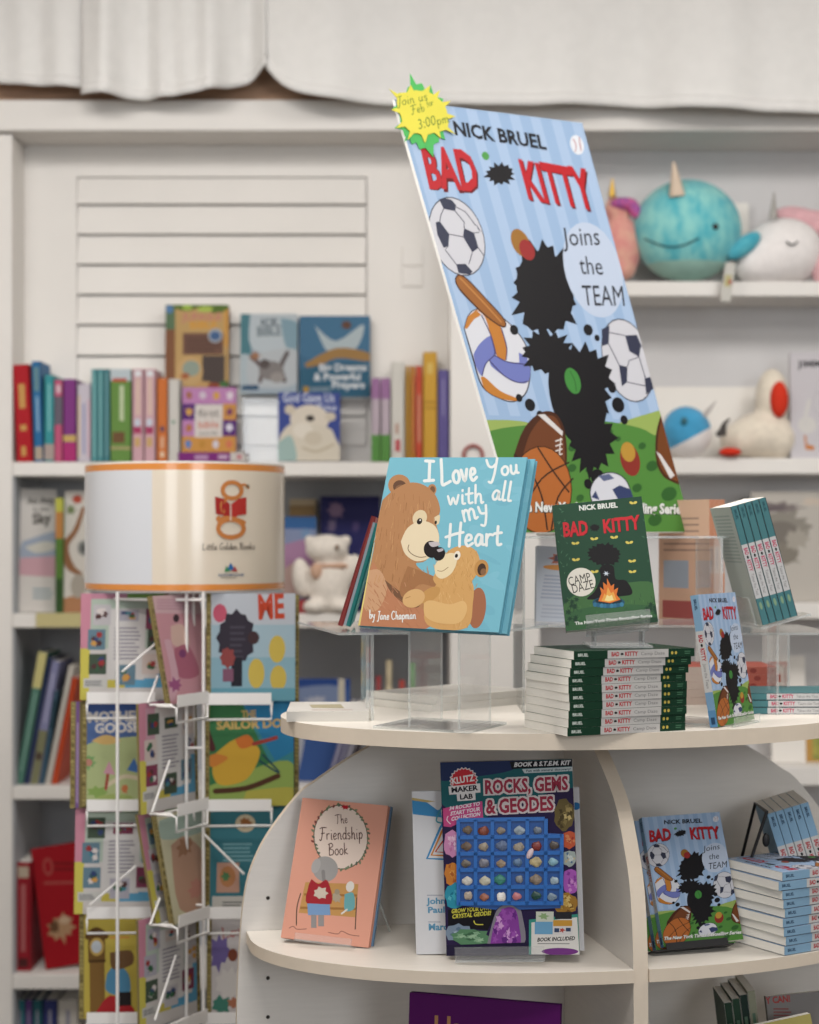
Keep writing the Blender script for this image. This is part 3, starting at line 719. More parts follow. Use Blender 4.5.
lean3(51, 57, 676, 'leaning orange red book with thin spine', '#d4502c', [], 0.19)
bb = Art([(105,160),(470,160),(470,700),(110,700)], bg='#3f60a0', seed=4)
bb.rect(100,155,480,205,'#2f4f96'); bb.poly([(110,210),(390,200),(420,320),(110,330)],'#7f90b4',True); bb.star(250,280,80,34,.6,9,'#b8bccc',.2); bb.rect(395,160,435,300,'#d4ccb8'); bb.poly([(110,430),(190,420),(150,640),(110,660)],'#b8bcc8',True)
face_book((292, 683, 350, 785), 4.50, 'blue picture book with white snowy shapes on the third shelf', '#2f4a8c', bb, t=0.014, z=zf(786.5), lean=0.05)
for i, (x, c, l) in enumerate(((316, '#cdc6ba', 'leaning cream book behind the round table top, leftmost of the row'), (325, '#8f8cae', 'leaning lilac book right of the cream one'), (331, '#6f6f94', 'leaning slate blue book in the middle of the row'), (337, '#a6a2b0', 'leaning pale grey book in the row behind the table top'), (344, '#4a4248', 'leaning charcoal book at the right of the row'))):
    spine_row(x, x+(7.5 if i == 0 else 5.2), 700, 785.5, 4.44, l, c, bands=[(.2,.8,.4,.6,'#b8b4c4')] if i in (1, 2) else [], roll=0.3, group='books leaning behind the round table top', depth=0.12) if i else None
# small bits on that shelf seen under the clear stands
def jar(label, x0, x1, yt, col, cap, name='bottle'):
    a = P((x0+x1)/2, 786.8, 4.5); r = (x1-x0)/2/F*4.5; h = (786.8-yt)/F*4.5
    t = thing(name, label, 'bottle', a, 'small bottles on the third shelf')
    m = MB(); m.lathe([(0, 0), (r, 0), (r, h*0.72), (r*0.6, h*0.8), (r*0.5, h*0.82)], paint('jar_'+col[1:], col, 0.35), 20); m.build('bottle_body', t)
    m = MB(); m.lathe([(r*0.6, h*0.8), (r*0.6, h), (0, h)], paint('jar_'+cap[1:], cap, 0.4), 20); m.build('cap', t)
jar('cream bottle seen beneath the clear stand', 384, 394, 660, '#c9bda0', '#b8aa8c')
jar('green bottle seen under the teal bear book', 408, 417, 663, '#4a9a44', '#3a8a3a')
jar('small red bottle under the clear stands', 374, 383, 676, '#b0484a', '#8a3034')
jar('dark brown bottle between the cream and the green bottles', 397, 407, 680, '#5a4a44', '#a04038')
# fourth shelf
spine_row(15.5, 31, 862, 974, 4.44, 'upright red book with a round picture at the top of its spine', '#a82430', bands=[(.04,.14,.15,.85,'#c9b8a0'),(.2,.8,.35,.65,'#c06a6a'),(.86,.94,.2,.8,'#5a2a2a')])
rb2 = Art([(205,215),(560,150),(600,790),(260,790)], bg='#a8121e', seed=3)
rb2.ell(300,300,30,46,'#b4504a'); rb2.ell(300,300,18,32,'#a8121e'); rb2.bars(330,270,520,330,2,'#7a1418'); rb2.bars(270,370,520,400,1,'#b4504a'); rb2.star(360,610,90,72,.6,9,'#b8906a',.2); rb2.star(320,600,34,38,.6,7,'#6a4a30',.2); rb2.ell(380,570,34,20,'#d0b090')
face_book((46, 855, 100, 974), 4.45, 'large red storybook with a small brown picture, leaning against the shelf', '#a2141f', rb2, t=0.03, z=zf(974.5), yaw=0.25, lean=0.12, roll=0.12)
G5 = 'spines on the lowest left shelf'
for x0, x1, c, l in ((15, 25, '#3a7f8a', 'teal book at the left end of the lowest shelf'), (25.5, 32, '#6f4a90', 'purple book on the lowest shelf'), (32.5, 42, '#2f6a72', 'dark teal book on the lowest shelf'), (43, 57, '#3a3f78', 'navy book on the lowest shelf'), (58, 78, '#d0cac0', 'white book on the lowest shelf')):
    spine_row(x0, x1, 1000, 1099, 4.46, l, c, bands=[(.1,.6,.4,.6,'#9a98a8')], group=G5)

# ------------------------------------------------------------------ right bay: plush toys and books
TEAL = paint('teal_plush', '#58b4c0', 0.9, 0.1, noise=0.3, nscale=22, bump=0.4, bscale=180, sheen=0.3, col2='#8fd0cc', stretch=(1.4, 1, 0.8))
MINT = paint('mint_plush', '#9fc8bc', 0.9, 0.1, noise=0.1, nscale=30, bump=0.4, bscale=180, sheen=0.3)
DTEAL = paint('deep_teal_plush', '#3f9fb6', 0.9, 0.1, noise=0.2, nscale=24, bump=0.4, bscale=180, sheen=0.3, col2='#62b6c2')
WFUR = paint('white_plush', '#ece7e5', 0.92, 0.1, noise=0.05, nscale=50, bump=0.4, bscale=160, sheen=0.3)
PINKF = paint('pink_plush', '#e3b3b8', 0.92, 0.1, noise=0.12, nscale=40, bump=0.4, bscale=160, sheen=0.3)
HORN = paint('cream_horn_cloth', '#ddc9b4', 0.8, 0.2, noise=0.1, nscale=40)
SILV = paint('silver_horn_cloth', '#a9a49e', 0.4, 0.5, noise=0.15, nscale=60)
EYE = paint('black_eye', '#121214', 0.25, 0.5)
def plushroot(name, label, x, y, Y): return thing(name, label, 'plush toy', P(x, y, Y), 'plush toys on the shelves')
def horn(parent, base, tip, r, mat, Y, dy, name='horn'):
    a = Vector(pp(*base, Y)); b = Vector(pp(*tip, Y)); a.y = Y+dy; b.y = Y+dy-0.01
    m = MB(); pts = [a.lerp(b, i/8) for i in range(9)]
    m.tube(pts, [r*(1-0.85*i/8)*(1+0.06*(i % 2)) for i in range(9)], mat, 12); m.build(name, parent, world=True)
def surf(c, r, x, z, k=1.01):
    q = 1-((x-c[0])/r[0])**2-((z-c[2])/r[2])**2
    return (x, c[1]-r[1]*math.sqrt(max(q, 0.01))*k, z)
Yn = 4.46; kn = Yn/F
nw = plushroot('plush_narwhal', 'round teal plush narwhal with a cream horn and a stitched smile', 688, 281, Yn)
nc = (pp(687, 232, Yn)[0], Yn, pp(687, 231, Yn)[2]); nr = (54*kn, 44*kn, 51*kn)
m = MB(); m.ellipsoid(nc, nr, TEAL, 48, 30, matfn=lambda q: MINT if q > 0.72 else TEAL); m.build('body', nw, world=True)
horn(nw, (672, 203), (668, 170), 0.021, HORN, Yn, -0.085)
m = MB(); pts = []
for i in range(15):
    x = 640+52*i/14; y = 243+9.5*math.sin(math.pi*min(1, (i/14)*1.0))+3*(i/14)
    q = P(x, y, Yn-0.11); pts.append(surf(nc, nr, nc[0]+(x-687)*kn*0.97, nc[2]-(y-231)*kn*0.97))
m.tube(pts, 0.0022, paint('smile_thread', '#2f4a50', 0.8), 6); m.build('smile', nw, world=True)
m = MB(); e = surf(nc, nr, nc[0]+(708-687)*kn, nc[2]-(234-231)*kn); m.ellipsoid(e, (0.0085, 0.005, 0.0085), EYE, 14, 8); m.build('eye', nw, world=True)
m = MB(); q = pp(744, 246, Yn-0.06); M = Matrix.Translation(Vector(q)) @ Matrix.Rotation(math.radians(-38), 4, 'Y'); m.ellipsoid((0, 0, 0), (0.052, 0.025, 0.024), DTEAL, 20, 12, M=M); m.build('tail_fin', nw, world=True)
m = MB(); M = Matrix.Translation(Vector(pp(728, 282, 4.36))) @ Matrix.Rotation(math.radians(8), 4, 'Y'); m.box((-0.013, 0, -0.05), (0.013, 0.002, 0.05), ink('#d8d6ce'), M); m.box((-0.009, -0.0006, -0.012), (0.007, 0, 0.018), ink('#c9c08a'), M); m.box((0.001, -0.0012, -0.004), (0.009, -0.0006, 0.006), ink('#c24a3c'), M); m.build('paper_tag', nw, world=True)
un = plushroot('plush_unicorn', 'white plush unicorn head with closed eyes, silver horn and pink wings', 778, 281, 4.47)
Yu = 4.47; ku = Yu/F
def bl(x, y, rx, ry, rd, rot=0, dy=0.0, Y=Yu): return ((pp(x, y, Y)[0], Y+dy, pp(x, y, Y)[2]), (rx*Y/F, rd*Y/F, ry*Y/F), rot)
def blobs(name, parent, L, mat, mods=bear_mods):
    m = MB()
    for c, rr, rot in L: m.ellipsoid((0, 0, 0), rr, mat, 26, 16, M=Matrix.Translation(Vector(c)) @ Matrix.Rotation(math.radians(rot), 4, 'Y'))
    return m.build(name, parent, world=True, mods=mods)
blobs('body', un, [bl(783, 252, 40, 34, 32), bl(766, 260, 33, 28, 28, dy=-0.015), bl(752, 266, 20, 20, 22, dy=-0.025)], WFUR)
horn(un, (769, 222), (769, 197), 0.011, SILV, Yu, -0.05)
m = MB(); pts = [(pp(x, y, Yu)[0], Yu-0.088, pp(x, y, Yu)[2]) for x, y in ((779, 247.5), (782, 250), (785, 250.8), (788, 249.5), (790, 247))]; m.tube(pts, 0.0022, EYE, 6); m.build('closed_eye', un, world=True)
blobs('wing', un, [bl(803, 216, 27, 11, 12, 12, dy=0.03), bl(822, 222, 20, 14, 12, 10, dy=0.03)], PINKF)
blobs('mane', un, [bl(822, 262, 12, 26, 14, 10, dy=-0.02)], PINKF)
fl = plushroot('plush_figure', 'pink and peach plush toy with a gold tip, half hidden behind the poster edge', 622, 281, Yu)
blobs('body', fl, [bl(620, 248, 21, 33, 20), bl(618, 270, 18, 12, 18), bl(618, 210, 14, 13, 14), bl(612, 203, 6, 8, 6)], paint('peach_plush', '#e0aa98', 0.92, 0.1, noise=0.15, nscale=30, bump=0.4, sheen=0.3, col2='#d98f8a'))
blobs('hair', fl, [bl(623, 206, 15, 7, 14, dy=-0.02), bl(634, 214, 6, 8, 8, dy=-0.03)], paint('pink_hair_plush', '#d6669a', 0.9, 0.1, noise=0.3, nscale=40, col2='#8a5aa0'))
horn(fl, (611, 198), (611, 181), 0.011, paint('gold_horn_cloth', '#c9a24a', 0.35, 0.5, metal=0.6), Yu, -0.02)
# white cards leaning at the back
def card(label, x0, y0, x1, y1, zb_, Y, lean=0.08, name='white_card'):
    o = P(x0, y1, Y); o.z = zb_; w = (x1-x0)/F*Y; h = (y1-y0)/F*Y
    m = MB(); m.box((0, 0, 0), (w, 0.006, h), paint('white_board', '#e6e1da', 0.6, 0.3, noise=0.02)); ob = m.build(name); ob.matrix_basis = pose(o, 0, lean); return tag(ob, label, 'card')
card('white card leaning behind the teal narwhal and the unicorn', 690, 192, 750, 281, zf(281), 4.565)
card('wide white card leaning behind the blue plush bird', 655, 383, 760, 458, zf(458), 4.57)
# middle right shelf
bp_ = plushroot('plush_bird', 'small blue and white plush with a grey horn, right of the tilted poster', 687, 458, 4.45)
BLUF = paint('blue_plush', '#4aa0cc', 0.9, 0.1, noise=0.15, nscale=30, bump=0.4, bscale=180, sheen=0.3)
c_ = (pp(687, 432, 4.45)[0], 4.45, pp(687, 432, 4.45)[2]); r_ = (24*4.45/F, 22*4.45/F, 26*4.45/F)
m = MB(); m.ellipsoid(c_, r_, BLUF, 36, 24, M=Matrix.Translation(Vector(c_)) @ Matrix.Rotation(math.radians(-28), 4, 'Y') @ Matrix.Translation(-Vector(c_)), matfn=lambda q: WFUR if q > 0.60 else BLUF); m.build('body', bp_, world=True)
horn(bp_, (702, 417), (714, 402), 0.008, paint('grey_horn_cloth', '#b4aeaa', 0.7), 4.45, -0.02)
m = MB(); e = surf(c_, r_, pp(681, 423, 4.45)[0], pp(681, 423, 4.45)[2]); m.ellipsoid(e, (0.009, 0.005, 0.012), paint('teal_eye', '#1f5a68', 0.3), 14, 8); m.build('eye', bp_, world=True)
ck = plushroot('plush_chicken', 'cream plush chicken with a red comb on the middle right shelf', 760, 458, 4.47)
blobs('body', ck, [bl(762, 436, 34, 24, 26), bl(742, 440, 22, 18, 22), bl(772, 400, 17, 32, 20), bl(776, 440, 20, 22, 24)], paint('ivory_fur', '#e4d9c8', 0.95, 0.1, noise=0.1, nscale=60, bump=0.6, bscale=150, sheen=0.3))
blobs('comb', ck, [bl(775, 401, 9, 18, 8, 0, dy=-0.05)], paint('red_felt', '#d43a26', 0.85, 0.15, noise=0.1), None)
blobs('foot', ck, [bl(725, 453.5, 11, 4.5, 8, 0, dy=-0.07)], paint('red_felt', '#d43a26', 0.85, 0.15, noise=0.1), None)
m = MB(); m.tube([(pp(x, y, 4.39)[0], 4.385, pp(x, y, 4.39)[2]) for x, y in ((716, 435), (722, 433), (724, 424), (729, 419))], [0.006, 0.012, 0.006, 0.003], paint('dark_felt', '#4a4644', 0.9), 10); m.build('beak', ck, world=True)
kb_ = Art([(690,100),(960,90),(960,580),(690,580)], bg='#d9d4d8', seed=3)
kb_.text('JIMMY',(728,168),(870,160),30,'#3a3a3e',1); kb_.ell(765,430,42,38,'#e4e0dc'); kb_.line([(775,320),(760,380),(755,430)],20,'#e2deda'); kb_.line([(755,480),(760,520),(790,530)],9,'#d9843c'); kb_.poly([(755,515),(800,528),(790,545),(755,540)],'#d9843c'); kb_.ring(840,330,50,60,3,'#c2bec4')
face_book((791, 351, 850, 457.5), 4.43, 'white picture book with an orange footed duck, right end of the middle shelf', '#d2ccd0', kb_, t=0.012, z=zf(457.5), lean=0.05)
# lower right shelf
pc = Art([(500,300),(800,290),(800,930),(610,930)], bg='#cbc4ba', seed=9)
pc.star(620,430,110,50,.6,9,'#8a7f7c',.2); pc.ell(600,440,50,24,'#75696c',-20); pc.star(640,560,110,110,.75,11,'#9a948a',.2); pc.star(600,700,120,120,.75,12,'#a8a296',.2); pc.ell(640,600,60,70,'#857e76'); pc.star(740,380,40,40,.7,7,'#d8c8b8',.2); pc.ell(660,720,50,60,'#8f887c'); pc.star(700,640,40,70,.7,8,'#b4aca0',.2)
face_book((752, 492, 830, 602.5), 4.45, 'picture book with a grey animal drawing on the lower right shelf', '#d2ccc2', pc, t=0.012, z=zf(602.5), lean=0.06)
sr(749, 755, 498, 'dark teal spine beside the grey animal book', '#2f5a62', yb=602.5, Y=4.46, G='books on the lower right shelf')
# bottom right
fr = thing('framed_photo', 'gold framed photo standing on the low right shelf', 'picture frame', P(815, 766.5, 4.5))
m = MB(); o = P(806, 766.5, 4.5); w_, h_ = 0.10, 0.125
Mx = pose(o, 0, 0.1)
for lo, hi in (((0,0,0),(w_,.015,.018)), ((0,0,h_-.018),(w_,.015,h_)), ((0,0,.018),(.018,.015,h_-.018)), ((w_-.018,0,.018),(w_,.015,h_-.018))): m.box(lo, hi, paint('gold_frame', '#b98a3c', 0.4, 0.5, metal=0.3, noise=0.1), Mx)
m.build('frame', fr, world=True)
m = MB(); m.box((.018, .006, .018), (w_-.018, .01, h_-.018), paint('green_picture', '#5f7a3c', 0.5, noise=0.5, nscale=40, col2='#a8a04a'), Mx); m.build('picture', fr, world=True)
card('plain white card standing on the low shelf right of the round table', 772, 700, 806, 766, zf(766.5), 4.48, 0.08)
card('cream card leaning behind the stacked red and teal paperbacks', 777, 664, 806, 767, zf(767), 4.56, 0.05)

# ------------------------------------------------------------------ revolving wire rack with slim picture books
AX, AY = P(185.5, 540, 3.40).x, 3.40
rack = thing('book_rack', 'white revolving wire rack of slim picture books with a drum shaped header', 'book rack', (AX, AY, 0.0))
Z = lambda y, Y=3.38: EZ-(y-CY)/F*Y
R_ = 0.1975
m = MB(); CREAM = paint('topper_card_cream', '#ded2c0', 0.22, 0.5, coat=0.4); PALE = paint('topper_card_pale', '#d3d5da', 0.22, 0.5, coat=0.4); ORG = paint('topper_band_orange', '#d98a3e', 0.25, 0.5, coat=0.4)
zt, zb1 = Z(467), Z(588); n = 96
def ring_strip(m, z0, z1, mat, r, a0, a1, nn):
    vs = []; fs = []
    for i in range(nn+1):
        a = a0+(a1-a0)*i/nn; vs += [(AX+r*math.sin(a), AY-r*math.cos(a), z0), (AX+r*math.sin(a), AY-r*math.cos(a), z1)]
    for i in range(nn): fs.append((2*i, 2*i+2, 2*i+3, 2*i+1))
    m.add(vs, fs, mat, True)
def drum_angle(x, r):
    k = (x-CX)/F; a = 0.0
    for _ in range(40):
        q = (k*(AY-r*math.cos(a))-AX)/r; a = math.asin(max(-0.999, min(0.999, q)))
    return a
aseam = drum_angle(152, R_)
bh = (zt-zb1)*0.052; bh2 = (zt-zb1)*0.048
ring_strip(m, zb1+bh2, zt-bh, CREAM, R_, aseam, math.pi, 150); ring_strip(m, zb1+bh2, zt-bh, PALE, R_, -math.pi, aseam, 110)
ring_strip(m, zt-bh, zt, ORG, R_, -math.pi, math.pi, 240); ring_strip(m, zb1, zb1+bh2, ORG, R_, -math.pi, math.pi, 240)
ring_strip(m, zt, zt+0.004, paint('topper_rim', '#e6e0d6', 0.4), R_-0.0005, -math.pi, math.pi, 240)
# header emblem, wrapped round the drum
la = Art([(60,60),(735,60),(735,470),(60,470)], seed=1)
OR = '#dd8a4a'
la.ring(550,142,32,27,14,OR); la.line([(578,128),(592,122),(604,132)],[10,8,10],OR); la.ell(602,128,6,7,'#8a6a4a'); la.line([(535,166),(515,190),(520,215)],[12,12,12],OR); la.line([(505,232),(500,240),(512,246)],10,OR)
la.ring(546,270,43,30,15,OR); la.line([(505,250),(520,236),(560,240),(590,250)],[10,14,16,14],OR)
la.poly([(492,164),(520,170),(545,190),(545,242),(518,226),(495,222)],'#b8302c'); la.poly([(545,190),(572,170),(598,164),(598,222),(572,226),(545,242)],'#cc3a34'); la.line([(545,190),(545,242)],4,'#f0e4d4',False)
la.hand('Little Golden Books', (450,342),(628,340),22,'#4a4038',.09)
la.poly([(545,385),(560,410),(532,410)],'#3a7ac0'); la.poly([(530,395),(545,414),(524,416)],'#4aa060'); la.poly([(560,395),(568,416),(548,414)],'#c8504a')
la.text('RANDOM HOUSE',(503,430),(590,430),8,'#4a6a9a',1); la.bars(512,432,580,438,1,'#a8a090')
def drum(u, v, e):
    a = drum_angle(88+u*198, R_)
    return (AX+(R_+e+0.0019)*math.sin(a), AY-(R_+e+0.0019)*math.cos(a), zb1+0.004+v*(zt-zb1-0.008))
# map art box (60..735) to px 87..285
la.emit(m, drum)
hs = m.build('header_drum', rack, world=True); hs['label'] = 'cream and pale grey drum header with orange bands and an orange emblem'
m = MB(); m.lathe([(0, zb1-0.004), (R_-0.002, zb1-0.004), (R_-0.002, zb1), (0, zb1)], WIRE, 48, M=Matrix.Translation((AX, AY, 0))); m.build('drum_floor', rack, world=True)
m = MB(); m.tube([(AX, AY, 0.06), (AX, AY, zb1)], 0.011, WIRE, 12); m.build('pole', rack, world=True)
m = MB(); m.lathe([(0, 0), (0.24, 0), (0.24, 0.02), (0.05, 0.05), (0.012, 0.06), (0, 0.06)], WIRE, 40, M=Matrix.Translation((AX, AY, 0))); m.build('base', rack, world=True)
for x, Y in ((186.5, 3.22), (193.5, 3.26), (203.5, 3.20), (117.5, 3.17)):
    m = MB(); a = P(x, 540, Y); m.tube([(a.x, Y, 0.2), (a.x, Y, Z(592, Y))], 0.0032, WIRE, 8); m.build('rod', rack, world=True)
for y in (600, 748, 905):
    m = MB(); a = P(186, y, 3.22); b = P(204, y, 3.20); m.tube([a, b], 0.0028, WIRE, 6); m.build('cross_wire', rack, world=True)
m = MB(); ptsr = []
for i in range(49):
    a = 2*math.pi*i/48; ptsr.append((AX+0.18*math.sin(a), AY-0.18*math.cos(a), Z(597)))
m.tube(ptsr, 0.003, WIRE, 6); m.build('top_hoop', rack, world=True)
def pocket(u, origin, wd, label_h=0.02, gap=0.03):
    """wire pocket: white label strip, wire loop below it, two side wires; u = direction of the pocket's width"""
    u = Vector(u).normalized(); nrm = Vector((u.y, -u.x, 0)); o = Vector(origin)
    m = MB(); f = o+nrm*0.012
    m.tube([o+Vector((0, 0, 0.0)), f+Vector((0, 0, -0.004)), f+Vector((0, 0, -gap)), f+u*wd+Vector((0, 0, -gap)), f+u*wd+Vector((0, 0, -0.004)), o+u*wd], 0.0024, WIRE, 6)
    bk = o-nrm*0.03
    m.tube([o+Vector((0, 0, -0.002)), bk+Vector((0, 0, -0.002)), bk+u*wd+Vector((0, 0, -0.002)), o+u*wd+Vector((0, 0, -0.002))], 0.0024, WIRE, 6)
    pk = m.build('pocket', rack, world=True)
    m = MB(); a = f-nrm*(-0.003); q = [a+Vector((0, 0, -0.002)), a+u*wd+Vector((0, 0, -0.002)), a+u*wd+Vector((0, 0, label_h)), a+Vector((0, 0, label_h))]
    b = [p-nrm*0.0012 for p in q]
    m.add(q+b, [(0,1,2,3), (7,6,5,4), (0,4,5,1), (1,5,6,2), (2,6,7,3), (3,7,4,0)], WIRE)
    lp = m.build('label_plate', pk); lp.data.transform(rack.matrix_basis.inverted())
    return pk
def wire(p0, p1, name='strut'):
    m = MB(); m.tube([p0, p1], 0.0024, WIRE, 6); m.build(name, rack, world=True)

GB = 'slim picture books in the wire rack'
FOIL = '#8f7f4e'
def backcover(seed):
    a = Art([(150,70),(700,70),(720,850),(160,850)], bg='#d8d2ce', seed=seed); r = a.rnd
    a.rect(140,60,440,110,'#c98aa0'); a.rect(440,60,760,110,'#7fae58'); a.rect(140,60,215,470,'#d890a4'); a.rect(140,470,215,860,'#d9cc58'); a.rect(640,480,760,760,'#5fa6cc'); a.rect(330,690,640,760,'#d0c050'); a.rect(440,690,760,760,'#5fa6cc'); a.rect(215,110,700,470,'#b8c8b8') if seed % 2 else a.rect(215,110,300,470,'#d0a0b0')
    a.rect(330,180,560,700,'#dcd8d6')
    for x, y in ((230,150),(560,180),(200,330),(575,330),(210,510),(545,510),(380,590),(390,190)):
        w = 110 if x not in (380, 390) else 125; h = 150 if y != 190 else 80
        a.rect(x,y,x+w,y+h, r.choice(['#8a3f5a','#c9c4c8','#6a8a9a','#b8b4c0','#4a5a4a','#d9c8c0']))
        for k in range(5): a.star(x+w*r.uniform(.25,.75), y+h*r.uniform(.25,.75), w*.22, h*.18, .6, 6, r.choice(['#3a6a4a','#a83a3a','#3a4a7a','#d9a050','#e6dcd8','#5a3a3a','#4a8a9a']), .2)
    a.bars(365,310,530,560,9,'#9a96a0'); a.rect(180,690,330,760,'#d2d0cc'); a.bars(190,705,300,750,3,'#6a6a70')
    return a
def gold(label, bl_, w, h, yaw, lean, bg, art=None, copies=1, t=0.006, roll=0.0):
    """slim picture book in a pocket (bl_ = lower left corner), gold foil spine"""
    if art:
        c0, c1 = (0.0, 0.055) if bg not in ('#d2b0b8', '#b8a8a0', '#a89aa0', '#a89090', '#8a7a4a') else (0.945, 1.0)
        art.upoly([(c0, 0), (c1, 0), (c1, 1), (c0, 1)], FOIL)
        for i in range(26): art.upoly([(c0+.055*art.rnd.random()*.8, i/26), (c0+.05, i/26+.004), (c0+.03, i/26+.026), (c0+.004, i/26+.02)], art.rnd.choice(['#a8985c', '#6f6238', '#b8a868'])); art.hold = True
        art.hold = False
    return book('slim_picture_book', label, pose(bl_, yaw, lean, roll), w, h, t, bg, art=art, hard=True, group=GB, spine_col=FOIL)
LW, LH = 0.168, 0.203
# left column
mg = Art([(40,400),(340,400),(335,745),(35,745)], bg='#5672a8', seed=3)
mg.rect(30,395,350,440,'#3f5a98'); mg.poly([(30,560),(120,530),(350,540),(350,760),(30,760)],'#b8c48a',True); mg.text('MOTHER',(58,475),(248,470),32,'#e0d8d0',2); mg.text('GOOSE',(82,510),(235,505),30,'#e0d8d0',2)
mg.poly([(70,535),(120,515),(170,535),(120,548)],'#e0b870',True); mg.star(60,605,26,24,.7,8,'#7fae6a',.2); mg.ell(60,605,13,12,'#c98a7a'); mg.line([(120,680),(180,650),(240,660)],14,'#e0d0b0'); mg.poly([(110,640),(130,600),(150,645)],'#d9a0b0'); mg.line([(125,645),(118,690)],10,'#b04a40'); mg.poly([(190,630),(215,590),(235,640)],'#4a7ac0'); mg.star(182,690,14,16,.7,6,'#d07a4a',.2); mg.star(90,700,34,20,.7,7,'#8fae5a',.2); mg.ell(150,720,60,14,'#a8b86a')
ck_ = Art([(30,435),(325,440),(320,790),(25,785)], bg='#cdb84e', seed=5)
ck_.rect(15,430,42,800,'#6a5a28'); ck_.rect(58,500,115,600,'#7a5a2c'); ck_.poly([(52,505),(86,485),(120,505),(120,525),(52,525)],'#6a4a24',True); ck_.ell(87,550,24,30,'#c9a858'); ck_.ell(86,550,17,20,'#c9d0d8'); ck_.rect(62,600,112,800,'#8a6634'); ck_.rect(60,592,116,602,'#5a3f20'); ck_.bars(130,500,210,530,2,'#d99a4a'); ck_.poly([(120,640),(150,610),(190,640),(195,700),(150,710),(115,690)],'#5a9ac0',True); ck_.poly([(130,570),(200,565),(205,610),(140,625)],'#7a5a3a',True); ck_.poly([(85,760),(130,710),(200,745),(200,780),(80,780)],'#c02f34',True); ck_.rect(150,700,200,745,'#2f2a2c')
YL = 3.25
def lcol(y): return P(80, y, YL)
r1 = gold('slim picture book showing its many pictured back cover, top left pocket of the rack', lcol(700), LW, LH, 0.03, 0.06, '#d2b0b8', backcover(3))
gold('slim picture book with a blue sky and nursery rhyme title, second left pocket', P(81.5, 806, YL), LW, LH, 0.02, 0.05, '#4a64a0', mg)
spn = Art(bg='#8a7c4c'); spn.upoly([(.06,0),(.10,0),(.10,1),(.06,1)], '#84609a'); spn.upoly([(.073,.05),(.088,.05),(.088,.8),(.073,.8)], '#b8a0c4')
gold('second slim book behind the nursery rhyme one, its purple and gold spine showing', P(70, 808, YL+0.012), LW, LH, 0.02, 0.05, '#7a5a94', spn)
gold('slim picture book showing its back cover, third left pocket down the rack', P(74, 914, YL), LW, LH, 0.03, 0.09, '#d2b0b8', backcover(5))
gold('yellow slim picture book with a grandfather clock, lowest left pocket', P(79, 1019, YL), LW, LH, 0.03, 0.02, '#c4ae44', ck_)
for y in (702, 809, 916, 1021):
    o = P(88, y, YL-0.02); pocket((1, 0.03, 0), o, 0.128)
wire(P(158, 676, 3.2), P(148, 703, 3.14)); wire(P(160, 640, 3.24), P(122, 672, 3.20))
wire(P(136, 866, 3.2), P(90, 905, 3.2))
# right column
de = Art([(465,55),(745,55),(750,385),(465,385)], bg='#8fb8c8', seed=4)
de.rect(460,50,760,150,'#c6ccd6'); de.rect(460,150,760,250,'#aac4d2'); de.text('ME',(628,132),(712,128),70,'#d04a2e',2); de.bars(620,48,705,60,1,'#c8604a')
de.ell(508,115,22,28,'#cc5a72'); de.star(560,190,62,85,.85,12,'#3a3440',.06); de.bars(540,150,590,260,6,'#4f4956'); de.rect(545,250,580,340,'#2c2a34'); de.star(533,250,26,34,.8,8,'#9a4a48',.1); de.rect(518,285,552,325,'#8a5a72'); de.ell(615,190,18,20,'#4a3436')
for x, y, ry in ((690,225,42),(625,300,46),(695,315,40)): de.ell(x,y,26,ry,'#d8bc52')
de.rect(460,345,760,390,'#6aa6b8')
sd = Art([(465,400),(740,400),(755,750),(465,750)], bg='#3f8f9a', seed=6)
sd.poly([(460,395),(570,395),(690,640),(560,720),(460,690)],'#3f7f4e'); sd.poly([(570,395),(760,395),(760,560),(690,600)],'#2f86b8'); sd.poly([(460,690),(700,600),(760,640),(760,760),(460,760)],'#9ab45a',True); sd.poly([(600,700),(760,690),(760,760),(600,760)],'#c0b850',True)
sd.text('THE',(580,462),(625,460),22,'#d9b46a',2); sd.text('SAILOR DOG',(502,498),(738,490),26,'#d9b46a',2)
sd.poly([(500,575),(560,530),(620,545),(640,580),(600,660),(520,680),(490,640)],'#e0b03a',True); sd.poly([(500,575),(470,590),(490,620),(540,590)],'#e08a3a',True); sd.poly([(560,530),(600,515),(620,545),(580,560)],'#e07a34',True); sd.line([(620,545),(690,525)],12,'#b0443a'); sd.line([(500,700),(600,690),(700,650)],18,'#5a3a28'); sd.line([(650,580),(705,640),(640,600)],6,'#2a4a5a'); sd.line([(470,500),(490,560)],20,'#5a3030')
tl = Art([(470,480),(760,480),(740,800),(480,800)], o=(0,0), bg='#3f7f8c', seed=2)
tl.ell(600,540,32,28,'#d9c8a8'); tl.star(600,538,20,18,.7,7,'#a86a3a',.2); tl.bars(530,600,640,660,5,'#7fb0b8'); tl.rect(512,660,580,745,'#d0a08a'); tl.ell(545,700,24,30,'#c98a5a'); tl.star(540,700,16,18,.6,6,'#5a8a5a',.2); tl.rect(500,755,760,810,'#d4d0c8'); tl.bars(530,768,590,785,2,'#7a7a78'); tl.poly([(470,620),(490,680),(480,760),(466,770)],'#b02a3a')
fl_ = Art([(470,450),(760,450),(760,790),(470,790)], bg='#d9d2d0', seed=2)
fl_.hand('Love',(525,540),(600,520),34,'#c8504a',.12); fl_.star(510,580,34,60,.7,8,'#7a6aa8',.2); fl_.star(545,680,50,60,.7,9,'#e6e0dc',.15); fl_.ell(555,590,16,20,'#8a4a34'); fl_.star(520,745,34,28,.7,7,'#4a8a78',.2); fl_.star(560,740,24,20,.6,7,'#c07a5a',.2); fl_.star(640,650,60,80,.7,9,'#8fa8b8',.2)
YR = 3.22
